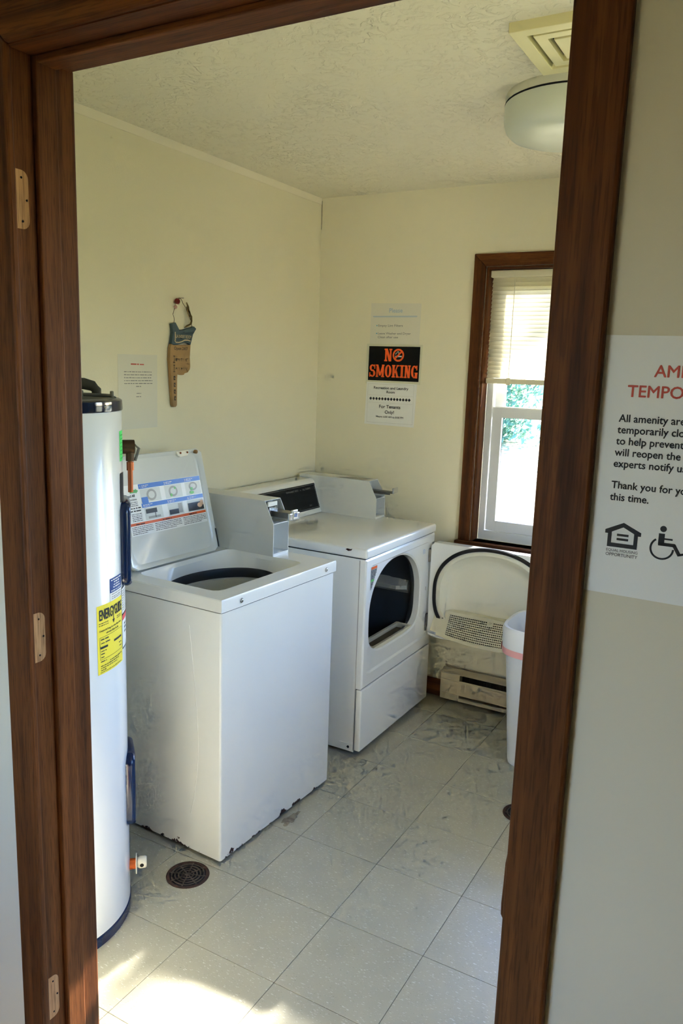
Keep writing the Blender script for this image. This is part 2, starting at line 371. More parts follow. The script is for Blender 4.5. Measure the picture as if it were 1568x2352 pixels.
# ------------------------------------------------------------------ windows
M_vinyl = mat('white_vinyl', 'e4e6e8', .35)
def glass_mat():
    m = bpy.data.materials.new('window_glass'); m.use_nodes = True; N = m.node_tree.nodes; L = m.node_tree.links
    for n in list(N):
        if n.type != 'OUTPUT_MATERIAL': N.remove(n)
    t = N.new('ShaderNodeBsdfTransparent'); t.inputs[0].default_value = (.97, .97, .97, 1); g = N.new('ShaderNodeBsdfGlossy'); g.inputs['Roughness'].default_value = .02
    lw = N.new('ShaderNodeFresnel'); lw.inputs['IOR'].default_value = 1.45; mx = N.new('ShaderNodeMixShader')
    L.new(lw.outputs[0], mx.inputs[0]); L.new(t.outputs[0], mx.inputs[1]); L.new(g.outputs[0], mx.inputs[2]); L.new(mx.outputs[0], N['Material Output'].inputs[0]); return m
M_glass = glass_mat()
def window(name, P, u0, u1, z0, z1, label, MH):
    """P(u, d, z): u along the wall, d depth out of the room from the wall face"""
    r = struct(root(name, P(u0, 0, z0)), label)
    def bx(n, a, b, c, d, e, f, m, par=r, bev=.002):
        bb = bevel_all(B().box(a, b, c, d, e, f), bev); bb.v = [P(*p) for p in bb.v]; return obj(n, bb, m, par, world=True)
    cw = .057
    def cs(n, pts, m):
        bb = B().prism(pts, lambda u, v, w: P(u, w, v), -.016, 0); obj(n, bevel_all(bb, .003), m, r, world=True)
    cs('casing', [(u0-cw, z0), (u0, z0), (u0, z1), (u0-cw, z1+cw)], M_woodv)
    cs('casing', [(u1, z0), (u1+cw, z0), (u1+cw, z1+cw), (u1, z1)], M_woodv)
    cs('head_casing', [(u0-cw, z1+cw), (u0, z1), (u1, z1), (u1+cw, z1+cw)], MH)
    bx('sill', u0-cw-.012, u1+cw+.012, -.035, .07, z0-.018, z0, MH, bev=.004)
    bx('apron', u0-cw, u1+cw, -.012, 0, z0-.075, z0-.018, MH)
    # jamb liners
    bx('jamb_liner', u0, u0+.012, 0, .075, z0, z1, M_woodv); bx('jamb_liner', u1-.012, u1, 0, .075, z0, z1, M_woodv)
    bx('head_liner', u0+.012, u1-.012, 0, .075, z1-.012, z1, MH)
    a0, a1, b0, b1 = u0+.012, u1-.012, z0, z1-.012
    # vinyl frame
    bb = B()
    for q in ((a0, a0+.03, b0, b1), (a1-.03, a1, b0, b1), (a0+.03, a1-.03, b0, b0+.045), (a0+.03, a1-.03, b1-.03, b1)):
        bb.box(q[0], q[1], .075, .135, q[2], q[3])
    bb.v = [P(*p) for p in bb.v]; obj('vinyl_frame', bb, M_vinyl, r, world=True)
    zm = z0+(z1-z0)*.49
    def sash(d0, d1, s0, s1, tr, br):
        c0, c1 = a0+.032, a1-.032; sw = .048
        bb = B()
        bb.box(c0, c0+sw, d0, d1, s0, s1); bb.box(c1-sw, c1, d0, d1, s0, s1); bb.box(c0+sw, c1-sw, d0, d1, s0, s0+br); bb.box(c0+sw, c1-sw, d0, d1, s1-tr, s1)
        bb = bevel_all(bb, .003); bb.v = [P(*p) for p in bb.v]; s_ = obj('sash', bb, M_vinyl, r, world=True)
        g = B().box(c0+sw-.004, c1-sw+.004, (d0+d1)/2-.002, (d0+d1)/2+.002, s0+br-.004, s1-tr+.004); g.v = [P(*p) for p in g.v]
        obj('pane', g, M_glass, s_, world=True)
        if br > .04:
            return s_
    sash(.084, .106, z0+.047, zm+.018, .05, .05)
    sash(.110, .132, zm-.018, z1-.045, .04, .036)
    lk = B().box((u0+u1)/2-.03, (u0+u1)/2+.03, .085, .108, zm+.018, zm+.03); lk.v = [P(*p) for p in lk.v]; obj('sash_lock', bevel_all(lk, .003), M_vinyl, r, world=True)
    return r
window('window_1', lambda u, d, z: (u, YF+d, z), WX0, WX1, WZ0, WZ1, 'sash window in brown casing on the wall facing the doorway', M_woodh)
window('window_2', lambda u, d, z: (XR+d, u, z), *W2, 'unseen sash window added beside the doorway wall', M_woody)  # read off the tank's reflection; placed and sized for the room's side light
window('window_3', lambda u, d, z: (u, YF+d, z), *WB, WZ0, WZ1, 'unseen second sash window added on the far wall for sunlight', M_woodh)  # unseen window added so more sun reaches floor and hall
for k, (x0, x1, z0, z1) in enumerate(((-.5, .4, .9, 2.0),)):  # unseen opening added to let daylight into the hall
    wh = struct(root('window_%d' % (4+k), (x0, HB, z0)), 'plain white framed hall window added unseen behind the viewer for daylight')
    bb = B()
    for q in ((x0, x0+.05, z0, z1), (x1-.05, x1, z0, z1), (x0+.05, x1-.05, z0, z0+.05), (x0+.05, x1-.05, z1-.05, z1), ((x0+x1)/2-.025, (x0+x1)/2+.025, z0+.05, z1-.05)):
        bb.box(q[0], q[1], HB-.09, HB-.03, q[2], q[3])
    obj('vinyl_frame', bb, M_vinyl, wh, world=True)
    obj('pane', B().box(x0+.04, (x0+x1)/2-.02, HB-.062, HB-.058, z0+.04, z1-.04), M_glass, wh, world=True)
    obj('pane', B().box((x0+x1)/2+.02, x1-.04, HB-.062, HB-.058, z0+.04, z1-.04), M_glass, wh, world=True)
    portal('portal_hall_%d' % k, ((x0+x1)/2, HB-.14, (z0+z1)/2), (math.pi/2, 0, math.pi), x1-x0, z1-z0)
portal('portal_far_2', (sum(WB)/2, YF+.16, (WZ0+WZ1)/2), (-math.pi/2, 0, 0), WB[1]-WB[0], WZ1-WZ0)
portal('portal_far', ((WX0+WX1)/2, YF+.16, (WZ0+WZ1)/2), (-math.pi/2, 0, 0), WX1-WX0, WZ1-WZ0)
for k, w in enumerate((W2,)):
    portal('portal_right_%d' % k, (XR+.16, (w[0]+w[1])/2, (w[2]+w[3])/2), (0, math.pi/2, 0), w[3]-w[2], w[1]-w[0])

# ================================================================== BLIND on the far window
def slat_mat():
    m = bpy.data.materials.new('cream_blind_slat'); m.use_nodes = True; N = m.node_tree.nodes; L = m.node_tree.links; p = N['Principled BSDF']
    p.inputs['Base Color'].default_value = (*lin('e9e4cf'), 1); p.inputs['Roughness'].default_value = .45
    t = N.new('ShaderNodeBsdfTranslucent'); t.inputs[0].default_value = (*lin('f0ecdf'), 1); mx = N.new('ShaderNodeMixShader'); mx.inputs[0].default_value = .45
    L.new(p.outputs[0], mx.inputs[1]); L.new(t.outputs[0], mx.inputs[2]); L.new(mx.outputs[0], N['Material Output'].inputs[0]); return m
M_slat = slat_mat(); M_blind = mat('cream_blind_rail', 'e4dec4', .45); M_cord = mat('white_cord', 'e6e2d2', .8)
BY = YF+.045; bl = tag(root('window_blind', ((WX0+WX1)/2, BY, 1.60)), 'cream slatted blind half drawn over the brown cased window', 'blind')
b0, b1 = WX0+.018, WX1-.018
obj('head_rail', bevel_all(B().box(b0-.004, b1+.004, BY-.022, BY+.022, WZ1-.045, WZ1-.014), .003), M_blind, bl, world=True)
zt, zb = WZ1-.055, 1.632; ns = 24; sl_me = None
for k in range(ns):
    z = zt-(zt-zb)*k/(ns-1)
    if sl_me is None:
        sec = []
        for q in range(5):                                   # gently crowned slat section, tilted almost closed
            s = (q/4-.5)*.026; c = .0022*(1-(2*s/.026)**2); a = math.radians(62)
            sec.append((s*math.cos(a)-c*math.sin(a)*-1, s*math.sin(a)+c*math.cos(a)))
        lp = [[(x, d, h) for d, h in sec]+[(x, d+.0006, h-.0006) for d, h in reversed(sec)] for x in (b0, b1)]
        so = obj('slat', B().loft(lp, True, True), M_slat, bl, smooth=50); so.location = (-(WX0+WX1)/2, 0, z-1.60); sl_me = so.data
    else:
        link('slat', sl_me, bl, (-(WX0+WX1)/2, 0, z-1.60))
obj('bottom_rail', bevel_all(B().box(b0, b1, BY-.014, BY+.014, 1.594, 1.618), .003), M_blind, bl, world=True)
for x in (b0+.11, b1-.11):
    obj('ladder_cord', B().tube([(x, BY-.015, WZ1-.05), (x+.0005, BY-.016, 1.9), (x, BY-.015, 1.60)], .0016, 6), M_cord, bl, world=True)
    obj('cord_clip', bevel_all(B().box(x-.010, x+.010, BY-.018, BY-.010, 1.588, 1.622), .002), M_blind, bl, world=True)

# ================================================================== WATER HEATER
TX, TY, TR = -.452, -.445, .262
M_tank = mat('white_tank_enamel', 'e6e9ea', .26, coat=.4)
M_navy = mat('navy_gloss', '11264a', .16, coat=.2)
M_cap = mat('navy_cap_gloss', '0e1830', .10)
M_dust = mat('dusty_grey', '6f6d62', .8, var=.35, vscale=25)
M_foam = mat('dark_pipe_foam', '3b3a2f', .85, bump=.5, bscale=120)
M_yel = mat('yellow_label', 'f1df3f', .5); M_green = mat('bright_green_label', '46e36a', .6); M_blue = mat('blue_label', '24488e', .45); M_redl = mat('red_label', 'e2474b', .5)
M_copper = mat('copper', 'a5603f', .4, metal=1.0); M_brass = mat('dark_brass', '5a4632', .5, metal=.8); M_orange = mat('orange_plastic', 'e06a1f', .5); M_valve = mat('cream_plastic', 'e8e2d0', .5)
wh = tag(root('water_heater', (TX, TY, 0)), 'tall white cylindrical water heater with navy cap and yellow label', 'water heater')
C0 = (0, 0, 0)
obj('tank', B().lathe([(TR-.004, .03), (TR, .034), (TR, 1.512), (TR-.003, 1.516)], 96, C0, 'z', True, True), M_tank, wh, smooth=40)
obj('base_ring', B().lathe([(TR-.01, 0), (TR+.001, 0), (TR+.002, .028), (TR-.006, .031)], 96, C0, 'z', True, True), M_navy, wh, smooth=40)
capo = obj('cap', B().lathe([(TR+.003, 1.512), (TR+.004, 1.516), (TR+.002, 1.538), (TR-.006, 1.543), (TR-.03, 1.544)], 96, C0, 'z', True, True), M_cap, wh, smooth=35)
obj('dusty_top', B().lathe([(TR-.012, 1.543), (TR-.014, 1.5455), (.02, 1.547)], 64, C0, 'z', False, True), M_dust, capo, smooth=40)
cs_ = B()
for a in (12.0,): cs_.lathe([(.005, -.001), (.005, .004), (.002, .006)], 10, (TR*math.cos(math.radians(a)), TR*math.sin(math.radians(a)), 1.527), 'x', True, True)
obj('cap_screw', cs_, M_steel, capo, smooth=40)
def cyl(u, v, w=0.0):
    """u arc length from angle 0, v height"""
    a = u/TR; return ((TR+w)*math.cos(a), (TR+w)*math.sin(a), v)
def deg(a): return math.radians(a)*TR
def cyl_patch(a0, a1, z0, z1, w=.0006, n=8):
    b = B(); b.loft([[cyl(deg(a0+(a1-a0)*i/n), z, w) for i in range(n+1)] for z in (z0, z1)], closed=False); return b
def sub(b, fn, u0, u1, v0, v1, w, n=6):
    return b.loft([[fn(u0+(u1-u0)*i/n, v, w) for i in range(n+1)] for v in (v0, v1)], closed=False)
# yellow energy label
el = obj('energy_label', cyl_patch(1.3, 29.0, .811, 1.003, .0006, 12), M_yel, wh, smooth=60)
el['label'] = 'yellow energy guide label'
tb_ = B(); e0, e1 = deg(2.2), deg(28.2)
put_text(tb_, cyl, 'ENERG', e0+.003, .962, .041, .012, w=.0012, width=.056)
put_text(tb_, cyl, 'Y', e0+.0595, .962, .041, .012, w=.0012, width=.013)
put_text(tb_, cyl, 'GUIDE', e0+.0725, .962, .041, .012, w=.0012, width=.044)
tb_.rect(cyl, e0+.0645, e0+.0675, .946, .965, .0012); tb_.add([cyl(e0+.060, .951, .0012), cyl(e0+.066, .940, .0012), cyl(e0+.072, .951, .0012)], [(0, 1, 2)])
put_text(tb_, cyl, 'Compare the Energy Use of this Water Heater', e0+.003, .930, .0078, .004, w=.0012, width=.108)
put_text(tb_, cyl, 'with others Before You Buy', e0+.030, .920, .0078, .004, w=.0012, width=.062)
R_ = random.Random(3)
for v in (.952, .946): dashes(tb_, cyl, e0+.002, e0+.040, v, .0028, .0012, R_)
for v in (.952, .947): dashes(tb_, cyl, e0+.084, e0+.114, v, .0028, .0012, R_)
for v0, v1, u0, u1 in ((.852, .8528, e0+.004, e0+.116), (.914, .9148, e0+.004, e0+.116)): sub(tb_, cyl, u0, u1, v0, v1, .0012)
tb_.rect(cyl, e0+.004, e0+.0048, .852, .914, .0012); tb_.rect(cyl, e0+.1152, e0+.116, .852, .914, .0012)
for v, u0, u1, h in ((.906, .008, .04, .004), (.896, .008, .05, .004), (.874, .008, .03, .0035), (.866, .008, .022, .0035), (.857, .008, .02, .0035), (.872, .095, .112, .0035), (.862, .098, .112, .0035),
                     (.845, .006, .03, .0035), (.839, .045, .112, .0035), (.833, .006, .09, .003), (.827, .006, .08, .003), (.821, .006, .03, .003), (.816, .004, .11, .002)):
    dashes(tb_, cyl, e0+u0, e0+u1, v, h, .0012, R_)
sub(tb_, cyl, e0+.006, e0+.036, .882, .888, .0012); sub(tb_, cyl, e0+.066, e0+.112, .886, .892, .0012)
obj('printing', tb_, M_ink, el)
# blue label with white print, green tag, white/red side label
bl_ = obj('blue_label', cyl_patch(13.4, 28.4, 1.026, 1.066), M_blue, wh, smooth=60)
tw = B()
for v, u0, u1, h in ((1.059, 14.5, 27.5, .004), (1.052, 18, 25, .0045), (1.045, 17.5, 25.5, .004), (1.038, 17, 26, .004), (1.030, 14.5, 27.5, .0035)): dashes(tw, cyl, deg(u0), deg(u1), v, h, .0012, R_)
obj('printing', tw, M_paper, bl_)
wl_ = obj('white_label', cyl_patch(13.4, 28.6, 1.004, 1.026, .0005), M_paper, wh, smooth=60); tk = B()
for v in (1.020, 1.013, 1.008): dashes(tk, cyl, deg(15), deg(27), v, .003, .0012, R_)
obj('printing', tk, M_inkg, wl_)
go = obj('green_tag', cyl_patch(31.5, 45.5, 1.374, 1.457), M_green, wh, smooth=60); tg = B()
for k in range(7): dashes(tg, cyl, deg(33), deg(44), 1.381+k*.0105, .0028, .0012, R_)
obj('printing', tg, mat('dark_green_ink', '1f8f3c', .7), go)
sl_ = obj('warning_label', cyl_patch(29.2, 44, .842, 1.022), M_paper, wh, smooth=60); tk = B()
sub(tk, cyl, deg(29.2), deg(29.6), .842, 1.022, .0012); sub(tk, cyl, deg(29.2), deg(44), .842, .845, .0012); sub(tk, cyl, deg(29.2), deg(44), 1.018, 1.022, .0012); sub(tk, cyl, deg(29.2), deg(44), .94, .945, .0012)
for k in range(9): dashes(tk, cyl, deg(31), deg(42), .953+k*.007, .0026, .0012, R_)
for k in range(3): dashes(tk, cyl, deg(34), deg(40), .885+k*.012, .006, .0012, R_)
obj('printing', tk, M_ink, sl_); rk = B(); sub(rk, cyl, deg(30), deg(44), .925, .940, .0012); obj('red_bar', rk, M_redl, sl_)
# element covers: long rounded navy boxes standing off the shell
def cover(z0, z1, a0, a1, h):
    b = B(); r = .03; us, ue = deg(a0), deg(a1); n = 14
    def outline(ins, w):
        pts = []; u0, u1, v0, v1 = us+ins, ue-ins, z0+ins, z1-ins; q = max(r-ins, .006)
        for (cu, cv, s) in ((u1-q, v1-q, 0), (u0+q, v1-q, 1), (u0+q, v0+q, 2), (u1-q, v0+q, 3)):
            for k in range(6):
                a = math.pi/2*s+math.pi/2*k/5; pts.append((cu+q*math.cos(a), cv+q*math.sin(a)))
        return [cyl(u, v, w) for u, v in pts]
    b.loft([outline(0, -.003), outline(0, h*.55), outline(.004, h*.85), outline(.010, h)], True, True); return b
obj('element_cover', cover(1.020, 1.262, 30, 64, .024), M_navy, wh, smooth=40)
obj('element_cover', cover(.275, .505, 32, 66, .024), M_navy, wh, smooth=40)
pl = obj('junction_plate', cyl_patch(31, 41, 1.262, 1.342, .002), M_dark, wh, smooth=60)
# relief valve with copper discharge pipe
a = math.radians(52); vx, vy = (TR+.005)*math.cos(a), (TR+.005)*math.sin(a); dx_, dy_ = math.cos(a), math.sin(a)
rv = obj('relief_valve', B().tube([(vx-.03*dx_, vy-.03*dy_, 1.405), (vx+.03*dx_, vy+.03*dy_, 1.405)], .020, 14).tube([(vx+.018*dx_, vy+.018*dy_, 1.405), (vx+.018*dx_, vy+.018*dy_, 1.365)], .012, 12), M_brass, wh, smooth=40)
obj('test_lever', B().tube([(vx+.03*dx_, vy+.03*dy_, 1.412), (vx+.043*dx_, vy+.043*dy_, 1.40), (vx+.032*dx_, vy+.032*dy_, 1.365)], .005, 8, flat=.6), M_dust, rv, smooth=40)
obj('discharge_pipe', B().tube([(vx+.018*dx_, vy+.018*dy_, 1.370), (vx+.018*dx_, vy+.018*dy_, 1.275)], .0075, 12).tube([(vx+.018*dx_, vy+.018*dy_, 1.362), (vx+.018*dx_, vy+.018*dy_, 1.338)], .0105, 12), M_copper, wh, smooth=40)
# drain valve low on the shell
a = math.radians(43); dx_, dy_ = math.cos(a), math.sin(a)
def at(r, z, t=0.0): return ((TR+r)*dx_-t*dy_, (TR+r)*dy_+t*dx_, z)
dv = obj('drain_valve', B().tube([at(-.02, .125), at(.02, .125)], .016, 14), M_orange, wh, smooth=40)
obj('valve_flange', B().tube([at(.018, .125), at(.021, .125)], [.030, .030], 18), M_valve, dv, smooth=40)
kb = B().tube([at(.02, .125), at(.03, .125)], .010, 12).tube([at(.022, .128), at(.030, .128), at(.046, .128), at(.050, .128)], [.014, .018, .018, .015], 16)
obj('valve_outlet', kb, M_valve, dv, smooth=40)
obj('outlet_bore', B().tube([at(.036, .128, -.0176), at(.036, .128, -.0186)], .006, 12), M_black, dv, smooth=40)
# insulated pipe over the cap and a conduit strap
pp = [(.112, .165, 1.545), (.112, .165, 1.562), (.106, .157, 1.573), (.092, .139, 1.579), (.070, .111, 1.580)]
k = [(.070-.0085*i, .111-.0108*i, 1.580+.0002*i) for i in range(1, 16)]
obj('insulated_pipe', B().tube(pp+k, [.0135, .0135, .0150, .0160, .0155]+[.0150+(.0020 if i % 2 else -.0016) for i in range(15)], 14), M_foam, wh, smooth=50)
e = k[-1]; obj('supply_pipe', B().tube([e, (e[0]-.02, e[1]-.02, 1.59), (e[0]-.025, e[1]-.025, 1.63), (e[0]-.025, e[1]-.025, ZC)], .011, 12), M_copper, wh, smooth=50)
obj('conduit', B().tube([(.190, .150, 1.550), (.11, .09, 1.553), (.02, .02, 1.555), (-.08, -.06, 1.556)], .0045, 8), M_dust, wh, smooth=50)
for q in ((.188, .148), (.125, .100), (.075, .062)):
    obj('cap_bolt', B().lathe([(.005, 1.543), (.005, 1.561), (.003, 1.563)], 10, (q[0], q[1], 0), 'z', True, True), M_dust, wh, smooth=40)

# ================================================================== helper outlines
def superell(cu, cv, a, bt, bb_, nt_, nb, n=64):
    """closed outline: upper half semi-height bt with exponent nt_, lower half bb_ with nb"""
    pts = []
    for i in range(n):
        t = 2*math.pi*i/n; c, s = math.cos(t), math.sin(t); e = nt_ if s >= 0 else nb; hb_ = bt if s >= 0 else bb_
        pts.append((cu+a*math.copysign(abs(c)**(2/e), c), cv+hb_*math.copysign(abs(s)**(2/e), s)))
    return pts
def rrect(u0, u1, v0, v1, r, n=64, c=None):
    """rounded rectangle sampled by the same angles as superell (from its centre)"""
    cu, cv = c or ((u0+u1)/2, (v0+v1)/2); pts = []
    for i in range(n):
        t = 2*math.pi*i/n; d = (math.cos(t), math.sin(t)); lo, hi = 0.0, 5.0
        for _ in range(40):
            m_ = (lo+hi)/2; u, v = cu+d[0]*m_, cv+d[1]*m_
            ins = u0 <= u <= u1 and v0 <= v <= v1
            if ins and r > 0:
                qx = max(u0+r-u, u-(u1-r), 0); qy = max(v0+r-v, v-(v1-r), 0); ins = qx*qx+qy*qy <= r*r
            lo, hi = (m_, hi) if ins else (lo, m_)
        pts.append((cu+d[0]*lo, cv+d[1]*lo))
    return pts
def rectloop(u0, u1, v0, v1, c, n=64):
    """sharp rectangle sampled by angle, nearest samples snapped to the corners"""
    pts = rrect(u0, u1, v0, v1, 0, n, c)
    for q in ((u0, v0), (u1, v0), (u1, v1), (u0, v1)):
        i = min(range(n), key=lambda k: (pts[k][0]-q[0])**2+(pts[k][1]-q[1])**2); pts[i] = q
    return pts

def rr_pts(u0, u1, v0, v1, r, seg=4):
    pts = []
    for cu, cv, q in ((u1-r, v1-r, 0), (u0+r, v1-r, 1), (u0+r, v0+r, 2), (u1-r, v0+r, 3)):
        for k in range(seg+1):
            a = math.pi/2*(q+k/seg); pts.append((cu+r*math.cos(a), cv+r*math.sin(a)))
    return pts
def shell(x0, x1, y0, y1, z0, z1, r, t=.004):
    o, i = rr_pts(x0, x1, y0, y1, r), rr_pts(x0+t, x1-t, y0+t, y1-t, max(r-t, .001))
    return B().loft([[(*p, z0) for p in i], [(*p, z0) for p in o], [(*p, z1) for p in o], [(*p, z1) for p in i], [(*p, z0) for p in i]])
# ================================================================== WASHER
M_label = mat('label_white', 'f0f1ef', .3, coat=.3)
M_lblue = mat('label_blue', '3274cf', .35, coat=.3); M_lor = mat('label_orange', 'dd5f22', .35, coat=.3); M_lgr = mat('label_green', '57b35a', .4); M_lgy = mat('label_grey', '9b9b98', .4); M_ldk = mat('label_dark', '2b2b2d', .4); M_lpale = mat('label_pale', 'd2d6d2', .4); M_skin = mat('label_tan', 'd9b394', .5)
M_tub = mat('tub_porcelain', 'c9cbc9', .35); M_gask = mat('dark_gasket', '2e3034', .55); M_tubg = mat('green_tub', '3f7d5c', .4)
ws = tag(root('washing_machine', (-.136, .019, 0), -.041), 'white top loading coin washer with its lid standing open', 'washing machine')
WD, WW, WT = -.675, .657, .919
def wear_enamel():
    m = mat('white_enamel_rusted_foot', 'e9ebea', .24, coat=.4); nt = m.node_tree; N = nt.nodes; L = nt.links; p = N['Principled BSDF']
    tc = N.new('ShaderNodeTexCoord'); sp = N.new('ShaderNodeSeparateXYZ'); L.new(tc.outputs['Object'], sp.inputs[0])
    nz = N.new('ShaderNodeTexNoise'); nz.inputs['Scale'].default_value = 14; nz.inputs['Detail'].default_value = 7; nz.inputs['Roughness'].default_value = .65; L.new(tc.outputs['Object'], nz.inputs['Vector'])
    m1 = N.new('ShaderNodeMath'); m1.operation = 'MULTIPLY_ADD'; m1.inputs[1].default_value = .15; m1.inputs[2].default_value = -.066; L.new(nz.outputs['Fac'], m1.inputs[0])
    lt = N.new('ShaderNodeMath'); lt.operation = 'LESS_THAN'; L.new(sp.outputs['Z'], lt.inputs[0]); L.new(m1.outputs[0], lt.inputs[1])
    mx = N.new('ShaderNodeMix'); mx.data_type = 'RGBA'; mx.inputs['A'].default_value = (*lin('e9ebea'), 1); mx.inputs['B'].default_value = (*lin('33160f'), 1); L.new(lt.outputs[0], mx.inputs['Factor']); L.new(mx.outputs['Result'], p.inputs['Base Color'])
    mr = N.new('ShaderNodeMath'); mr.operation = 'MULTIPLY_ADD'; mr.inputs[1].default_value = .6; mr.inputs[2].default_value = .24; L.new(lt.outputs[0], mr.inputs[0]); L.new(mr.outputs[0], p.inputs['Roughness'])
    return m
M_enr = wear_enamel()
obj('cabinet', shell(WD, 0, 0, WW, .012, .8722, .008), M_enr, ws, smooth=40)
obj('seam_gap', shell(WD+.006, -.006, .006, WW-.006, .866, .879, .004), M_dark, ws)
for fx, fy in ((-.05, .05), (-.05, WW-.05), (WD+.05, .05), (WD+.05, WW-.05)):
    obj('foot', B().lathe([(.022, 0), (.022, .008), (.012, .014)], 16, (fx, fy, 0), 'z', True, True), M_dark, ws, smooth=40)
cr = [(-.135, .809), (-.122, .70), (-.11, .602), (-.101, .50), (-.097, .422), (-.098, .35), (-.104, .28), (-.117, .20), (-.131, .144)]
obj('panel_crease', B().tube([(x, .0006, z) for x, z in cr], .0016, 6), M_white, ws, smooth=60)
# top panel with a recessed wash opening
oc = (-.255, .31); NL = 96
outer = rectloop(WD, .006, -.006, WW+.004, oc, NL)
op = rrect(-.435, -.068, .060, .555, .035, NL, oc); op2 = rrect(-.425, -.078, .070, .545, .035, NL, oc)
tubc = (-.255, .290); circ = [(oc[0]-.002+.172*math.cos(2*math.pi*i/NL), oc[1]-.004+.236*math.sin(2*math.pi*i/NL)) for i in range(NL)]
tp = B().loft([[(u, v, .877) for u, v in outer], [(u, v, WT-.004) for u, v in outer], [(oc[0]+(u-oc[0])*.993, oc[1]+(v-oc[1])*.993, WT) for u, v in outer],
               [(u, v, WT) for u, v in op], [(u, v, WT-.014) for u, v in op2], [(u, v, WT-.056) for u, v in circ]])
obj('top_panel', tp, M_white, ws, smooth=25)
def ell(k, z): return [(oc[0]-.002+.172*k*math.cos(2*math.pi*i/NL), oc[1]-.004+.236*k*math.sin(2*math.pi*i/NL), z) for i in range(NL)]
obj('tub_gasket', B().loft([ell(1.002, WT-.055), ell(.985, WT-.061), ell(1.0, WT-.086), ell(1.04, WT-.096)]), M_gask, ws, smooth=50)
obj('tub', B().loft([ell(1.05, WT-.094), ell(1.0, WT-.100), ell(.99, WT-.13), ell(1.03, WT-.19)], False, True), M_tub, ws, smooth=50)
obj('tub_liner', B().loft([ell(1.03, WT-.186), ell(1.02, WT-.20), ell(1.0, WT-.40)], False, True), M_tubg, ws, smooth=50)
pt = B().box(-.4335, -.4325, .11, .155, WT-.013, WT-.004); obj('rating_plate', pt, M_lpale, ws)
for y in (.092, .591):
    s_ = obj('panel_screw', B().lathe([(.0085, 0), (.0085, .0015), (.005, .0018), (.0045, .0045), (.002, .0055)], 16, (.006, y, .897), 'x', True, True), M_chrome, ws, smooth=40)
# console behind the lid
obj('console', bevel_all(B().prism([(-.67, WT), (-.565, WT), (-.60, 1.10), (-.615, 1.118), (-.67, 1.118)], lambda u, v, w: (u, w, v), .01, .548), .006), M_white, ws, smooth=30)
# lid
H0 = Vector((-.44, .04, .925)); EV = Vector((-.2466, 0, .969)); EN = Vector((.969, 0, .2466))
def lidp(u, v, w=0.0): return tuple(H0+Vector((0, 1, 0))*u+EV*v+EN*w)
LW, LH = .455, .404
lo = rrect(0, LW, 0, LH, .018, 64); l1 = rrect(.003, LW-.003, .003, LH-.003, .016, 64); l2 = rrect(.020, LW-.022, .012, LH-.010, .02, 64); l3 = rrect(.026, LW-.028, .018, LH-.016, .02, 64)
M_lid = mat('grey_white_lid_underside', 'd2d4d0', .3, coat=.3)
ld = obj('lid', B().loft([[lidp(u, v, -.012) for u, v in l1], [lidp(u, v, -.009) for u, v in lo], [lidp(u, v, .006) for u, v in lo], [lidp(u, v, .009) for u, v in l1],
                     [lidp(u, v, .006) for u, v in l2], [lidp(u, v, .001) for u, v in l3]], True, True), M_lid, ws, smooth=35)
obj('lid_seal', B().tube([lidp(LW-.006, .012, .011), lidp(LW-.005, .03, .011), lidp(LW-.005, .085, .011)], .0025, 6), M_gask, ld)
hd = obj('lid_bracket', bevel_all(B().loft([[lidp(u, v, w) for u, v in ((.315, .400), (.320, .383), (.332, .377), (.372, .380), (.380, .388), (.382, .402))] for w in (.001, .012)], True, True), .002), M_valve, ld)
obj('lid_bumper', B().lathe([(.0075, 0), (.0075, .012), (.004, .015)], 14, (0, 0, 0), 'x', True, True).map(Matrix.Translation(lidp(.420, .393, .004))), mat('tan_rubber', '8d6b3d', .7), ld, smooth=40)
for u in (.335, .372): obj('bracket_screw', B().ball(lidp(u, .392, .013), .004), M_copper, hd)
# instruction label on the lid underside
lb = B().rect(lidp, .034, .423, .118, .299, .0018); lbo = obj('instruction_label', lb, M_label, ld); lbo['label'] = 'washer instruction label with blue and orange bars'
obj('blue_bar', B().rect(lidp, .104, .423, .281, .298, .0024), M_lblue, lbo); obj('blue_bar', B().rect(lidp, .104, .423, .213, .228, .0024), M_lblue, lbo); obj('blue_panel', B().rect(lidp, .109, .140, .228, .250, .0026), M_lblue, lbo)
q = B().rect(lidp, .034, .423, .1545, .164, .0024); obj('orange_bar', q, M_lor, lbo)
for u0, u1, v0, v1 in ((.108, .205, .231, .279), (.228, .316, .231, .279), (.336, .420, .231, .279), (.112, .200, .167, .211), (.228, .308, .167, .211), (.330, .418, .167, .211)):
    obj('picture_panel', B().rect(lidp, u0, u1, v0, v1, .0021), M_lpale, lbo)
def disc(b, u, v, ru, rv, w, n=20): return b.poly([lidp(u+ru*math.cos(2*math.pi*i/n), v+rv*math.sin(2*math.pi*i/n), w) for i in range(n)])
for u, v, a_, b_ in ((.160, .255, .024, .021), (.270, .255, .023, .020), (.378, .262, .023, .016)):
    obj('tub_picture', disc(B(), u, v, a_, b_, .0026), M_lgy, lbo); obj('tub_picture_inside', disc(B(), u, v, a_*.64, b_*.62, .003), M_lpale, lbo)
for u0, u1, v0, v1, m_ in ((.118, .172, .190, .206, M_ldk), (.126, .186, .171, .179, M_lgy), (.160, .163, .172, .190, M_ldk), (.282, .302, .172, .207, M_lgy), (.232, .280, .170, .188, M_ldk), (.332, .417, .169, .200, M_ldk)):
    obj('machine_picture', B().rect(lidp, u0, u1, v0, v1, .0033 if m_ is M_ldk else .0028), m_, lbo)
for u0, u1, v0, v1 in ((.252, .262, .236, .247), (.276, .284, .262, .270), (.362, .374, .248, .258)): obj('green_mark', B().rect(lidp, u0, u1, v0, v1, .0033), M_lgr, lbo)
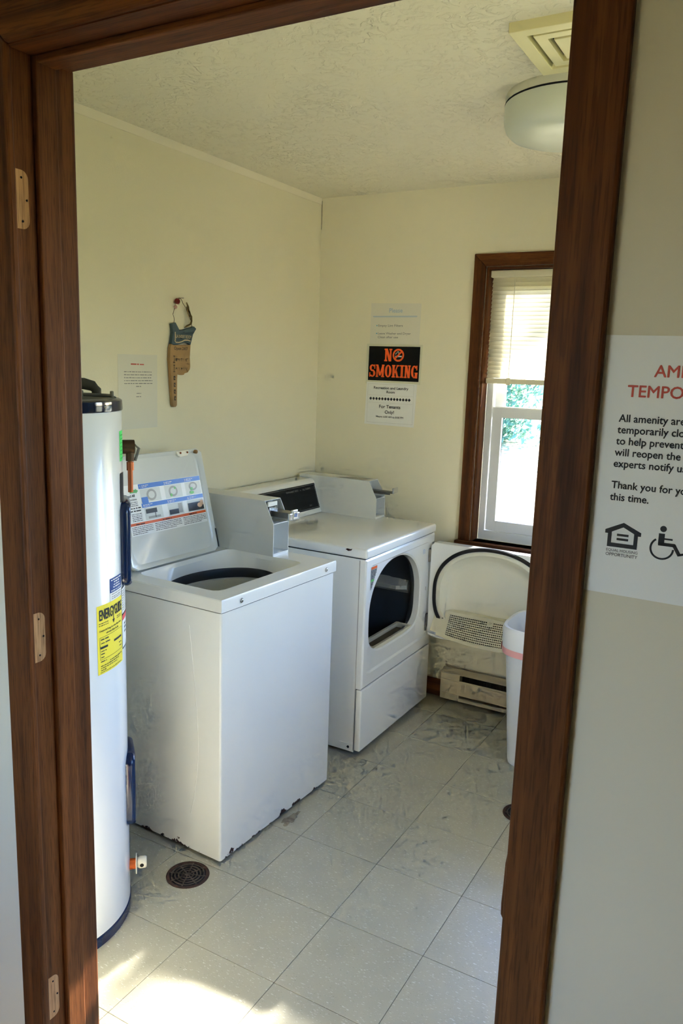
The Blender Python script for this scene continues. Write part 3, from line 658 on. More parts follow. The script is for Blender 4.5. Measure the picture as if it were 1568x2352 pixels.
obj('green_mark', disc(B(), .366, .239, .012, .006, .0033), M_lgr, lbo)
obj('green_arrow', B().add([lidp(.060, .270, .0026), lidp(.060, .281, .0026), lidp(.088, .281, .0026), lidp(.088, .284, .0026), lidp(.100, .2755, .0026), lidp(.088, .267, .0026), lidp(.088, .270, .0026)], [(0, 6, 5, 4, 3, 2, 1)]), M_lgr, lbo)
q = B(); disc(q, .396, .187, .014, .009, .0038); q.rect(lidp, .40, .417, .186, .204, .0038); obj('hand_picture', q, M_skin, lbo)
q = B(); R_ = random.Random(5)
put_text(q, lidp, 'Read All', .036, .256, .013, .012, w=.0026); put_text(q, lidp, 'Instructions', .036, .244, .0105, .006, w=.0026)
for v in (.236, .230, .224): dashes(q, lidp, .040, .088, v, .0026, .0026, R_)
for v in (.214, .204): dashes(q, lidp, .046, .098, v, .0055, .0026, R_)
for v in (.194, .188, .182, .176, .170): dashes(q, lidp, .050, .098, v, .003, .0026, R_)
for u0, u1 in ((.040, .140), (.150, .285), (.295, .420)):
    for k_ in range(5): dashes(q, lidp, u0, u1-(.03 if k_ == 4 else 0), .148-.006*k_, .0028, .0026, R_)
for u in (.060, .190, .330): dashes(q, lidp, u, u+.045, .1565, .005, .0036, R_)
obj('printing', q, M_ink, lbo)
q = B()
for u, v in ((.108, .286), (.228, .286), (.336, .286), (.110, .217), (.230, .217), (.336, .217)):
    dashes(q, lidp, u+.010, u+.045, v+.004, .0032, .0032, R_); dashes(q, lidp, u+.010, u+.035, v-.001, .0028, .0032, R_)
for n_, u, v in (('1', .108, .284), ('2', .228, .284), ('3', .336, .284), ('4', .110, .2155), ('5', .230, .2155), ('6', .336, .2155)): put_text(q, lidp, n_, u, v, .013, .01, w=.0032)
wp_ = obj('white_printing', q, M_paper, lbo); wp_['kind'] = 'stuff'

# coin box: folded steel case, open front with a shelf, slide mechanism
def coin_box(parent, xb, xf_top, xf, y0, y1, z0, zk, z1, tray):
    t = .0022; c = root('x', (0, 0, 0)); bpy.data.objects.remove(c)
    prof = [(xb, z0), (xf, z0), (xf, zk), (xf_top, z1), (xb, z1)]
    b = B(); P3 = lambda u, v, w: (u, w, v)
    b.prism(prof, P3, y0, y0+t); b.prism(prof, P3, y1-t, y1)
    b.box(xb, xf_top, y0+t, y1-t, z1-t, z1); b.box(xb, xf, y0+t, y1-t, z0, z0+.010); b.box(xb, xb+t, y0+t, y1-t, z0+.01, z1-t)
    cb = obj('coin_box', b, M_grayw, parent)
    obj('shelf', B().box(xf-.07, xf-.002, y0+t, y1-t, zk-.003, zk), M_grayw, cb)
    obj('inner_panel', B().box(xf-.075, xf-.07, y0+t, y1-t, z0+.01, zk-.003).box(xf-.085, xf-.08, y0+t, y1-t, zk, z1-t), M_grayw, cb)
    ym = (y0+y1)/2
    obj('coin_lock', B().lathe([(.013, 0), (.013, .012), (.008, .014)], 16, (xf-.07, y0+.024, z0+(zk-z0)*.55), 'x', True, True), M_chrome, cb, smooth=40)
    if tray:
        sm = obj('coin_mechanism', bevel_all(B().box(xf-.08, xf-.034, y0+.006, y1-.04, zk+.020, zk+.044), .003), M_steel, cb)
        g = B()
        for k_ in range(7): g.box(xf-.034, xf-.028, y0+.012+k_*.0075, y0+.016+k_*.0075, zk+.046, zk+.060)
        obj('coin_guides', g, M_chrome, cb)
        obj('guide_plate', B().box(xf-.036, xf-.033, y0+.010, y0+.066, zk+.044, zk+.080), M_dark, cb)
        obj('price_plate', bevel_all(B().box(xf-.036, xf-.030, y0+.006, y0+.064, zk+.062, zk+.080), .002), M_paper, cb)
        s = obj('coin_slide', bevel_all(B().box(xf-.08, xf+.052, y0+.030, y0+.080, zk+.022, zk+.045), .002), M_steel, cb)
        obj('slide_handle', bevel_all(B().box(xf+.050, xf+.060, y0+.022, y0+.090, zk+.016, zk+.044).box(xf+.052, xf+.062, y0+.040, y0+.074, zk+.016, zk+.056), .003), M_chrome, s)
        fr = B().box(xf+.0622, xf+.0634, y0+.044, y0+.070, zk+.024, zk+.0265).box(xf+.0622, xf+.0634, y0+.044, y0+.070, zk+.046, zk+.0485).box(xf+.0622, xf+.0634, y0+.044, y0+.0465, zk+.0265, zk+.046).box(xf+.0622, xf+.0634, y0+.0675, y0+.070, zk+.0265, zk+.046)
        obj('handle_badge', fr, M_paper, s)
        mk = B(); f2 = lambda u, v, w=0: (xf+.0630+w, u, v)
        put_text(mk, f2, 'SD', y0+.0485, zk+.030, .016, .01, w=0); obj('badge_lettering', mk, M_lblue, s)
    else:
        s = obj('coin_slide', bevel_all(B().box(xf-.08, xf+.075, ym-.022, ym+.022, zk+.030, zk+.036).box(xf-.08, xf+.060, ym-.022, ym-.019, zk+.022, zk+.032).box(xf-.08, xf+.060, ym+.019, ym+.022, zk+.022, zk+.032), .001), M_steel, cb)
        obj('slide_handle', bevel_all(B().box(xf+.073, xf+.080, ym-.026, ym+.026, zk+.030, zk+.058), .002), M_chrome, s)
    return cb
coin_box(ws, -.665, -.258, -.215, .553, .653, WT, 1.047, 1.133, True)

# ================================================================== DRYER
ds = tag(root('clothes_dryer', (-.093, .912, 0), -.010), 'white front loading coin dryer with its door swung open', 'dryer')
DD, DW, DT = -.735, .700, .919
obj('cabinet', bevel_all(B().loft([[(x, y, z) for x, y in ((-.030, 0), (DD, 0), (DD, DW), (-.030, DW), (-.030, DW-.004), (DD+.004, DW-.004), (DD+.004, .004), (-.030, .004))] for z in (.020, .8738)], True, True), .001, 1), M_white, ds)
obj('base', B().box(-.69, -.06, .04, DW-.04, 0, .03), M_dark, ds)
obj('seam_gap', shell(DD+.006, -.008, .006, DW-.006, .866, .880, .004), M_dark, ds)
obj('top_panel', bevel_all(B().box(DD, .004, -.004, DW+.002, .877, DT), .010, 4), M_white, ds, smooth=35)
obj('paint_chip', B().poly([(x, -.0046, z) for x, z in ((-.098, .908), (-.09, .913), (-.075, .911), (-.066, .914), (-.07, .906), (-.085, .902))]), M_rust, ds)
# upper front panel with the drum opening
hc = (.315, .615); NF = 96
hole = superell(hc[0], hc[1], .263, .222, .182, 2.1, 4.2, NF)
hole2 = superell(hc[0], hc[1], .255, .214, .174, 2.1, 4.2, NF)
r0 = rectloop(0, DW, .310, .8735, hc, NF); r1 = rectloop(.007, DW-.007, .317, .8665, hc, NF)
r2 = rrect(.030, .672, .365, .842, .03, NF, hc); r3 = rrect(.038, .664, .373, .834, .028, NF, hc)
X = lambda L, x: [(x, u, v) for u, v in L]
obj('front_panel', B().loft([X(r0, -.029), X(r0, -.006), X(r1, 0), X(r2, 0), X(r3, -.007), X(hole, -.007), X(hole2, -.012), X(hole2, -.04)]), M_white, ds, smooth=28)
obj('lower_panel', bevel_all(B().box(-.029, 0, 0, DW, .028, .3072), .006, 3), M_white, ds, smooth=30)
obj('panel_gap', B().box(-.028, -.008, .004, DW-.004, .300, .318), M_dark, ds)
ft = obj('foot_bracket', bevel_all(B().box(-.10, -.034, -.0015, .0, .022, .055), .0005), M_white, ds)
obj('bracket_screw', B().lathe([(.006, -.003), (.006, 0)], 12, (-.055, 0, .04), 'y', True, True), M_dark, ft)
obj('side_seam', B().box(-.032, -.029, -.0008, .002, .03, .868), M_lgy, ds)
# drum
M_drum = mat('dark_grey_drum', '5b5e63', .34, metal=.55); M_bulk = mat('bulkhead_grey', '6c6f72', .4); M_beige = mat('beige_plastic', 'd8d3bd', .5)
dc = (hc[0], .600); cc = [(dc[0]+.292*math.cos(2*math.pi*i/NF), dc[1]+.292*math.sin(2*math.pi*i/NF)) for i in range(NF)]
obj('bulkhead', B().loft([X(hole2, -.038), X(superell(hc[0], hc[1], .262, .220, .180, 2.1, 4.2, NF), -.055), X(cc, -.075)]), M_bulk, ds, smooth=40)
pr = []
for k_ in range(23):
    x = -.075-.55*k_/22; pr.append((.292+(.006 if k_ in (5, 6, 12, 13, 18) else 0), x))
obj('drum', B().lathe(pr, 64, (0, dc[0], dc[1]), 'x', False, True), M_drum, ds, smooth=60)
M_baf = mat('baffle_plastic', 'aaa89c', .5)
for a_ in (2, 122, 242):
    a = math.radians(a_); R0, R1 = .296, .242; bb = B(); lp = []
    for x, s in ((-.085, .5), (-.13, 1), (-.50, 1), (-.58, .4)):
        L_ = []
        for d, r_ in ((-7, R0), (-2.2, R1+(R0-R1)*(1-s)), (2.2, R1+(R0-R1)*(1-s)), (7, R0)):
            L_.append((x, dc[0]+r_*math.cos(a+math.radians(d)), dc[1]+r_*math.sin(a+math.radians(d))))
        lp.append(L_)
    obj('drum_baffle', bb.loft(lp, True, True), M_baf, ds, smooth=20)
# lint chute frame along the lower lip
lt = B(); y0, y1 = hc[0]-.19, hc[0]+.20
for q in ((y0, y1, -.100, -.088), (y0, y1, -.026, -.014)): lt.box(q[2], q[3], q[0], q[1], .425, .456)
lt.box(-.088, -.026, y0, y0+.02, .425, .456).box(-.088, -.026, y1-.02, y1, .425, .456)
lc = obj('lint_chute', bevel_all(lt, .003), M_beige, ds); obj('chute_slot', B().box(-.088, -.026, y0+.02, y1-.02, .415, .436), mat('chute_shadow_brown', '6b5f49', .7), lc)
# labels on the front panel
fl_ = lambda u, v, w=0.0: (-.0068+w, u, v)
wlb = obj('warning_label', B().poly([fl_(.053, .732, .0006), fl_(.066, .735, .0006), fl_(.094, .790, .0006), fl_(.110, .816, .0006), fl_(.110, .832, .0006), fl_(.064, .832, .0006), fl_(.055, .820, .0006)]), M_lgy, ds)
q = B().rect(fl_, .058, .109, .820, .831, .0012); obj('orange_bar', q, M_lor, wlb); obj('green_bar', B().rect(fl_, .055, .084, .768, .777, .0014), M_lgr, wlb)
q = B(); R_ = random.Random(8)
for k_ in range(12): dashes(q, fl_, .057, .104-.0042*max(0, k_-2), .813-.0064*k_, .0046, .0012, R_)
obj('printing', q, M_ink, wlb)
rl = obj('rating_label', B().rect(fl_, .575, .605, .785, .812, .0006), M_lpale, ds); q = B()
for k_ in range(4): dashes(q, fl_, .577, .603, .789+.006*k_, .003, .0012, R_)
obj('printing', q, M_lblue, rl)
obj('strike_plate', B().rect(fl_, .628, .632, .60, .618, .001), M_brass, ds)
# hinges and open door (swings out along +X at the far edge)
HY = .655
for z in (.77, .445): obj('hinge', bevel_all(B().box(-.008, .004, HY-.010, HY+.010, z-.032, z+.032), .002), M_steel, ds)
dox = .318; doz = .612
def dp(u, v, w=0.0): return (u, HY-w, v)       # w towards the camera side (inside of the door)
do = rrect(.006, .640, .368, .838, .022, NF, (dox, doz)); di = rrect(.010, .636, .372, .834, .02, NF, (dox, doz))
g0 = superell(dox, doz, .292, .236, .222, 2.15, 3.0, NF); g1 = superell(dox, doz, .272, .217, .206, 2.15, 3.0, NF)
p0 = superell(dox, doz, .262, .210, .200, 2.15, 3.0, NF); p1 = superell(dox, doz-.01, .195, .142, .150, 2.15, 3.0, NF)
Dl = lambda L, w: [dp(u, v, w) for u, v in L]
dor = obj('door', B().loft([Dl(di, -.042), Dl(do, -.038), Dl(do, .010), Dl(di, .013), Dl(g0, .013), Dl(g1, .016)], True, False), M_white, ds, smooth=30)
obj('door_pan', B().loft([Dl(g1, .016), Dl(p0, .020), Dl(superell(dox, doz, .252, .200, .192, 2.15, 3.0, NF), .018), Dl(superell(dox, doz-.004, .238, .184, .182, 2.15, 3.0, NF), -.012), Dl(superell(dox, doz-.008, .222, .168, .172, 2.15, 3.0, NF), -.028), Dl(p1, -.034)], False, True), mat('cream_door_pan', 'dedccb', .38), dor, smooth=40)
ga = [i for i in range(NF)]
def arc(L, w, i0, i1): return [dp(*L[i % NF], w) for i in range(i0, i1+1)]
i0, i1 = -int(NF*.135), int(NF*.5+NF*.135)
gk = B().loft([arc(g0, .012, i0, i1), arc(superell(dox, doz, .289, .233, .219, 2.15, 3.0, NF), .021, i0, i1), arc(superell(dox, doz, .275, .220, .209, 2.15, 3.0, NF), .021, i0, i1), arc(g1, .012, i0, i1)], closed=False)
obj('door_gasket', gk, mat('black_felt_seal', '26221f', .9), dor, smooth=50)
# perforated lint grille in the bottom of the door: real holes, one bar lattice
gu0, gu1 = .055, .575
def grf(u, v, w=0.0):
    """slanted grille surface: v 0 at the back (pan), 1 at the front lip"""
    s = (u-gu0)/(gu1-gu0); bow = .030*(1-(2*s-1)**2)
    return dp(u, .505-.095*v-bow*v*.9+w*.5, -.004+.066*v+w)
plate = B(); nu, nv = 44, 11; us = [.150+(.575-.150-.05)*i/nu for i in range(nu+1)]
frame_pts = [grf(gu0, .35), grf(gu0+.05, 0), grf(gu1-.05, 0), grf(gu1, .35), *[grf(gu1-(gu1-gu0)*k_/12, 1.0 if 1 < k_ < 11 else .7) for k_ in range(13)]]
M_gril = mat('cream_grille', 'd9d5bf', .5)
mu0, mu1 = .118, .535
lat = B()
for i in range(nu+1):
    u = mu0+(mu1-mu0)*i/nu; h = .0016
    lat.loft([[grf(u-h, v_, w_), grf(u+h, v_, w_), grf(u+h, v_, w_-.002), grf(u-h, v_, w_-.002)] for v_, w_ in ((.08, .001), (.5, .001), (.92, .001))], True, True)
for j in range(nv+1):
    v = .08+(.92-.08)*j/nv; h = .019
    lat.loft([[grf(mu0+(mu1-mu0)*k_/16, v-h, .0012), grf(mu0+(mu1-mu0)*k_/16, v+h, .0012), grf(mu0+(mu1-mu0)*k_/16, v+h, -.001), grf(mu0+(mu1-mu0)*k_/16, v-h, -.001)] for k_ in range(17)], True, True)
gr = obj('lint_grille', lat, M_gril, dor)
fb = B()
def strip(a, c, w=.0014):
    n_ = 16; fb.loft([[grf(a[0]+(c[0]-a[0])*k_/n_, a[1], w) for k_ in range(n_+1)], [grf(a[0]+(c[0]-a[0])*k_/n_, c[1], w) for k_ in range(n_+1)], [grf(a[0]+(c[0]-a[0])*k_/n_, c[1], w-.004) for k_ in range(n_+1)]], closed=False)
strip((gu0+.02, -.02), (gu1-.02, .09)); strip((gu0+.02, .91), (gu1-.02, 1.04)); strip((gu0-.012, .05), (mu0, .95)); strip((mu1, .05), (gu1+.012, .95)); strip((.31, .0), (.336, .22), .002)
fb.loft([[grf(gu0+.02+(gu1-gu0-.04)*k_/16, -.02, .0014) for k_ in range(17)], [dp(gu0+.02+(gu1-gu0-.04)*k_/16, .512, -.036) for k_ in range(17)]], closed=False)
obj('grille_frame', fb, M_gril, gr)
obj('grille_back', B().loft([[grf(mu0+(mu1-mu0)*k_/16, .05, -.010) for k_ in range(17)], [grf(mu0+(mu1-mu0)*k_/16, .95, -.010) for k_ in range(17)]], closed=False), mat('grille_back_brown', '4a4333', .9), gr)  # dark brown sheet behind the grille holes
obj('grille_screw', B().ball(grf(.323, .11, .003), .005), M_beige, gr, smooth=60)
obj('screw_dot', B().ball(grf(.088, .30, .002), .0035), M_ink, gr, smooth=60)
# console and black panel
obj('console', bevel_all(B().prism([(-.733, DT), (-.586, DT), (-.592, DT+.012), (-.638, 1.075), (-.652, 1.088), (-.733, 1.088)], lambda u, v, w: (u, w, v), -.002, .604), .006, 3), M_white, ds, smooth=30)
cdir = Vector((-.046, 0, .144)).normalized(); cnrm = Vector((cdir.z, 0, -cdir.x))
def cpn(u, v, w=0.0):
    p = Vector((-.592, u, DT+.012))+cdir*v+cnrm*w; return tuple(p)
bp_ = obj('control_panel', B().loft([[cpn(.040, .012, -.001), cpn(.592, .012, -.001), cpn(.592, .140, -.001), cpn(.040, .140, -.001)], [cpn(.040, .012, .002), cpn(.592, .012, .002), cpn(.592, .140, .002), cpn(.040, .140, .002)]], True, True), M_black, ds)
tr_ = B()
for q in ((.046, .586, .017, .0185), (.046, .586, .1335, .135), (.046, .0475, .017, .135), (.5845, .586, .017, .135)): tr_.rect(cpn, *q, .0028)
obj('panel_pinstripe', tr_, M_lgy, bp_)
tx = B(); put_text(tx, cpn, 'PERMANENT PRESS', .330, .114, .0115, .0, w=.0028, spacing=1.3, width=.105); put_text(tx, cpn, '*', .452, .110, .012, 0, w=.0028); put_text(tx, cpn, 'ALL FABRIC', .475, .114, .0115, 0, w=.0028, spacing=1.3, width=.07)
obj('panel_lettering', tx, M_lgy, bp_)
tx = B(); put_text(tx, cpn, 'Line', .505, .030, .012, 0, w=.0028); obj('maker_lettering', tx, M_lgy, bp_)
cbd = coin_box(ds, -.730, -.325, -.280, .605, .700, DT, 1.020, 1.103, False)
obj('top_sticker', B().add([(-.52, .618, 1.1035), (-.36, .618, 1.1035), (-.345, .690, 1.1035), (-.47, .690, 1.1035)], [(0, 1, 2, 3)]), M_lgy, cbd)

# ================================================================== BASEBOARD HEATER
M_hbeige = mat('beige_heater_enamel', 'c2b598', .45); M_fin = mat('dark_fins', '3c3833', .6)
hx0, hx1 = -.035, 1.62; ht = tag(root('baseboard_heater', ((hx0+hx1)/2, YF, .02)), 'beige electric baseboard heater under the window', 'heater')
P3 = lambda u, v, w: (w, YF-u, v)
obj('back_plate', B().box(hx0, hx1, YF-.014, YF-.011, .018, .176), M_hbeige, ht, world=True)
obj('top_hood', bevel_all(B().prism([(.011, .170), (.030, .176), (.066, .160), (.067, .157), (.030, .172), (.011, .166)], P3, hx0, hx1), .0008), M_hbeige, ht, world=True)
obj('front_cover', bevel_all(B().prism([(.064, .128), (.069, .122), (.069, .055), (.065, .050), (.063, .056), (.063, .126)], P3, hx0, hx1), .0008), M_hbeige, ht, world=True)
obj('bottom_rail', bevel_all(B().prism([(.011, .016), (.066, .020), (.066, .036), (.060, .038), (.011, .030)], P3, hx0, hx1), .0008), M_hbeige, ht, world=True)
for a_, b_ in ((hx0, hx0+.1), (hx1-.1, hx1)):
    obj('end_cap', bevel_all(B().prism([(.011, .018), (.067, .022), (.0675, .126), (.067, .156), (.030, .1755), (.011, .170)], P3, a_, b_), .002), M_hbeige, ht, world=True)
fb2 = B()
for i in range(116): fb2.box(hx0+.11+i*.0125, hx0+.1112+i*.0125, YF-.058, YF-.016, .05, .150)
fo = obj('heating_fins', fb2, M_fin, ht, world=True); fo['kind'] = 'stuff'
obj('heating_rod', B().tube([(hx0+.1, YF-.037, .10), (hx1-.1, YF-.037, .10)], .008, 10), M_steel, ht, world=True)

# ================================================================== TRASH BIN
M_bin = mat('white_bin_plastic', 'd5d9de', .4); M_liner = mat('translucent_liner', 'e8eaec', .35); M_cordr = mat('red_drawstring', 'd8342c', .5); M_pink = mat('pink_drawstring_hem', 'e6a8a8', .45)
bn = tag(root('trash_bin', (.600, 1.335, 0)), 'tall white plastic trash bin with a liner and red drawstring', 'trash bin')
def bl2(a, b_, z, n=48): return [(x, y, z) for x, y in superell(0, 0, a, b_, b_, 3.6, 3.6, n)]
obj('bin_body', B().loft([bl2(.150, .125, .004), bl2(.156, .131, 0), bl2(.158, .133, .01), bl2(.200, .168, .585), bl2(.203, .171, .588), bl2(.203, .171, .60), bl2(.194, .162, .60), bl2(.150, .125, .02)], False, True), M_bin, bn, smooth=40)
ln = obj('bin_liner', B().loft([bl2(.207, .175, .505), bl2(.210, .178, .53), bl2(.212, .180, .600), bl2(.207, .175, .612), bl2(.196, .164, .611), bl2(.190, .158, .59), bl2(.170, .142, .30), bl2(.155, .128, .05)], False, True), M_liner, bn, smooth=50)
obj('drawstring_hem', B().loft([bl2(.2088, .1768, .496), bl2(.2105, .1785, .512), bl2(.2098, .1778, .524)]), M_pink, ln, smooth=50)
hemL = superell(0, 0, .2135, .1815, .1815, 3.6, 3.6, 96)
obj('drawstring', B().loft([[(hemL[i][0], hemL[i][1], z) for i in range(44, 54)] for z in (.498, .527)], closed=False), M_cordr, ln)

# ================================================================== FLOOR DRAINS
M_drain = mat('rusty_cast_iron', '64564a', .7, metal=.2, col2='3a322c', vscale=40, bump=.5, bscale=150); M_rustr = mat('rust_rim', '54382a', .9, col2='33231b', vscale=60)
def drain(x, y, R, label):
    d = tag(root('floor_drain', (x, y, 0)), label, 'floor drain', 'round floor drains')
    obj('drain_body', B().lathe([(R, .0004), (R-.004, .0012), (R-.008, .0008)], 40, C0, 'z', False, True), M_dark, d)
    obj('rim', B().lathe([(R+.003, .0002), (R+.002, .0022), (R-.006, .0030), (R-.009, .0012)], 40, C0, 'z'), M_rustr, d, smooth=40)
    for k_ in range(5):
        r = R*(.82-.17*k_); obj('grate_ring', B().lathe([(r, .0012), (r, .0032), (r-R*.07, .0032), (r-R*.07, .0012)], 36, C0, 'z'), M_drain, d)
    for k_ in range(8):
        a = math.pi/8+math.pi/4*k_; c, s = math.cos(a), math.sin(a); h = R*.035; bb = B().box(R*.08, R*.9, -h, h, .0012, .0031); bb.v = [(c*p[0]-s*p[1], s*p[0]+c*p[1], p[2]) for p in bb.v]
        obj('grate_rib', bb, M_drain, d)
    obj('hub', B().lathe([(R*.12, .0012), (R*.12, .0034), (R*.05, .0038)], 16, C0, 'z', False, True), M_drain, d)
drain(-.193, -.077, .067, 'rusty round floor drain in front of the washing machine corner')
drain(.630, .872, .067, 'dark round floor drain half hidden by the right side of the door frame')
# rust stains on the floor beside the washer
def stain(name, c, r, seed, label):
    rr = random.Random(seed); pts = []
    for i in range(28):
        a = 2*math.pi*i/28; k_ = r*rr.uniform(.55, 1.1); pts.append((c[0]+k_*math.cos(a)*.5, c[1]+k_*math.sin(a)*1.3, .0004))
    return B().poly(pts)
M_stain = mat('rust_stain', '7d6f5c', .7, col2='a39c84', vscale=60)
so = obj('floor_stain', stain('s', (-.088, .375), .045, 4, ''), M_stain); so.parent = fl

# ================================================================== CEILING FITTINGS
M_fan = mat('cream_fan_plastic', 'e6dfae', .45); M_lens = mat('light_cover_glass', 'd9dfd2', .3); M_lbase = mat('light_base_white', 'dcdccb', .45)
VX, VY, VS = .632, .152, .309
fan = tag(root('exhaust_fan_grille', (VX+VS/2, VY+VS/2, ZC)), 'cream square exhaust fan grille on the ceiling with nested slots', 'vent')
def frame(i0, i1, z0, z1):
    a, b_ = (VX+i0, VX+VS-i0), (VY+i0, VY+VS-i0); c, d = (VX+i1, VX+VS-i1), (VY+i1, VY+VS-i1); bb = B()
    lo_ = [[(p[0], q_, z) for p, q_ in ()] for z in ()]
    o_ = [(a[0], b_[0]), (a[1], b_[0]), (a[1], b_[1]), (a[0], b_[1])]; n_ = [(c[0], d[0]), (c[1], d[0]), (c[1], d[1]), (c[0], d[1])]
    bb.loft([[(*p, z1) for p in o_], [(*p, z0) for p in o_], [(*p, z0) for p in n_], [(*p, z1) for p in n_]]); return bb
obj('outer_frame', bevel_all(frame(0, .036, 2.460, ZC), .002), M_fan, fan, world=True)
obj('middle_frame', frame(.048, .076, 2.462, ZC-.006), M_fan, fan, world=True)
obj('center_plate', bevel_all(B().box(VX+.088, VX+VS-.088, VY+.088, VY+VS-.088, 2.462, ZC-.006), .002), M_fan, fan, world=True)
obj('dark_slot_backing', B().box(VX+.01, VX+VS-.01, VY+.01, VY+VS-.01, ZC-.006, ZC-.001), M_dark, fan, world=True)  # dark sheet standing in for the shade behind the slots
cl_ = tag(root('ceiling_light', (.655, .715, ZC)), 'round drum ceiling light with a frosted cover, switched off', 'ceiling light')
obj('base_pan', B().lathe([(.200, 0), (.203, -.006), (.203, -.026), (.196, -.028)], 64, C0, 'z', True, True), M_lbase, cl_, smooth=40)
obj('light_cover', B().lathe([(.196, -.028), (.204, -.032), (.205, -.060), (.203, -.085), (.196, -.104), (.182, -.118), (.155, -.127), (.10, -.132), (.03, -.134)], 64, C0, 'z', False, True), M_lens, cl_, smooth=60)
obj('cover_gap', B().lathe([(.2035, -.026), (.2045, -.0285), (.2035, -.0315)], 64, C0, 'z'), M_dark, cl_, smooth=60)

# ================================================================== PAPERS AND SIGNS
def far(u, v, w=0.0): return (u, YF-.0006-w, v)
def left_(u, v, w=0.0): return (XL+.0006+w, u, v)
def sheet(name, fn, pts, m, label, cat, w=.0003):
    """pts: outline on the wall; curled-free sheet 0.3 mm thick"""
    return obj(name, B().prism(pts, fn, 0.0, w), m) if False else tag(obj(name, B().prism(pts, fn, 0.0, w), m), label, cat)
def child(name, b, m, par): o = obj(name, b, m); o.parent = par; return o
# "Please" notice
p = sheet('paper_notice', far, [(-.545, 1.752), (-.273, 1.752), (-.2705, 1.962), (-.5435, 1.966)], M_paperold, 'white paper notice headed Please above the no smoking sign', 'notice')
q = B(); put_text(q, far, 'Please', -.407, 1.920, .030, .012, 'CENTER', .0006); child('heading', q, M_inkb, p)
q = B().rect(far, -.532, -.290, 1.900, 1.904, .0006).rect(far, -.530, -.292, 1.8965, 1.898, .0006); child('rule', q, M_inkb, p)
q = B(); put_text(q, far, 'Empty Lint Filters', -.502, 1.852, .0155, .010, 'LEFT', .0006, width=.135); put_text(q, far, 'Leave Washer and Dryer', -.502, 1.814, .0155, .010, 'LEFT', .0006, width=.180); put_text(q, far, 'Clean after use', -.502, 1.796, .0155, .010, 'LEFT', .0006, width=.112); child('lettering', q, M_inkg, p)
q = B()
for v in (1.856, 1.818): q.add([far(-.512, v+.001, .0006), far(-.508, v+.005, .0006), far(-.504, v+.001, .0006), far(-.508, v-.003, .0006)], [(0, 1, 2, 3)])
child('bullets', q, mat('cyan_ink', '58a9c9', .7), p)
# NO SMOKING sign on its cream card
p = sheet('no_smoking_sign', far, [(-.560, 1.570), (-.257, 1.573), (-.254, 1.766), (-.560, 1.768)], M_paper2, 'black and orange-red no smoking sign on a cream card', 'sign', .0008)
sx0, sx1, sz0, sz1 = -.5475, -.2665, 1.587, 1.756
q = B().prism([(sx0, sz0), (sx1, sz0), (sx1+.001, sz1), (sx0+.001, sz1)], far, .0008, .0014); face = child('sign_face', q, M_signk, p)
def slab(b, fn, L, u, v, wd, ht, s, w):
    """slab-serif capital from strokes; L: letter; box (u,v,wd,ht); s: stem width"""
    lay = [w]
    def nx():
        lay[0] += .00005; return lay[0]
    def bar(a, c, d, e): b.rect(fn, u+a, u+c, v+d, v+e, nx())
    def dia(a0, z0_, a1, z1_, t):
        w_ = nx(); b.add([fn(u+a0, v+z0_, w_), fn(u+a0+t, v+z0_, w_), fn(u+a1+t, v+z1_, w_), fn(u+a1, v+z1_, w_)], [(0, 1, 2, 3)])
    f = s*.26; sv = s*.50
    if L == 'I': bar(wd/2-s/2, wd/2+s/2, 0, ht); bar(0, wd, 0, sv); bar(0, wd, ht-sv, ht)
    if L == 'N':
        t = s*.62
        bar(f, f+t, 0, ht); bar(wd-f-t, wd-f, 0, ht); dia(f, ht, wd-f-s*.95, 0, s*.95); bar(0, 2*f+t, 0, sv); bar(0, f+t, ht-sv, ht); bar(wd-2*f-t, wd, ht-sv, ht)
    if L == 'M':
        t = s*.66
        bar(f, f+t, 0, ht); bar(wd-f-s*.9, wd-f, 0, ht); dia(f, ht, wd/2-s*.45, ht*.12, s*.8); dia(wd-f-s*.72, ht, wd/2-s*.35, ht*.12, s*.7)
        bar(0, 2*f+t, 0, sv); bar(wd-2*f-s*.9, wd, 0, sv); bar(0, f+t, ht-sv, ht); bar(wd-f-s*.9, wd, ht-sv, ht)
    if L == 'K':
        bar(f, f+s, 0, ht); bar(0, 2*f+s, 0, sv); bar(0, 2*f+s, ht-sv, ht); dia(f+s*.8, ht*.36, wd-f-s*.8, ht, s*.55); dia(wd-f-s*.9, 0, f+s*1.1, ht*.56, s*.85)
        bar(wd-2*f-s*.9, wd, 0, sv); bar(wd-2*f-s*.8, wd, ht-sv, ht)
    def arcst(cu, cv, ru, rv, t0, t1, tu, tv, n=18):
        lo_, li = [], []; w = nx()
        for i in range(n+1):
            a = math.radians(t0+(t1-t0)*i/n); lo_.append(fn(u+cu+ru*math.cos(a), v+cv+rv*math.sin(a), w)); li.append(fn(u+cu+(ru-tu)*math.cos(a), v+cv+(rv-tv)*math.sin(a), w))
        b.loft([lo_, li], closed=False)
    if L == 'O': arcst(wd/2, ht/2, wd/2, ht/2, 0, 360, s, sv, 36)
    if L == 'G': arcst(wd/2, ht/2, wd/2, ht/2, 40, 330, s, sv, 30); bar(wd-s, wd, 0, ht*.45); bar(wd*.55, wd*1.04, ht*.45-sv, ht*.45); bar(wd-s*.6, wd-s*.1, ht*.62, ht)
    if L == 'S':
        arcst(wd/2, ht*.73, wd*.47, ht*.27, 30, 270, s*.95, sv, 20); arcst(wd/2, ht*.29, wd*.5, ht*.29, -150, 90, s, sv, 20)
        bar(wd-s*.55, wd-s*.1, ht*.64, ht); bar(0, s*.5, 0, ht*.36); b.rect(fn, u+wd*.3, u+wd*.7, v+ht*.46, v+ht*.46+sv*1.25, nx())
q = B(); x = -.5405
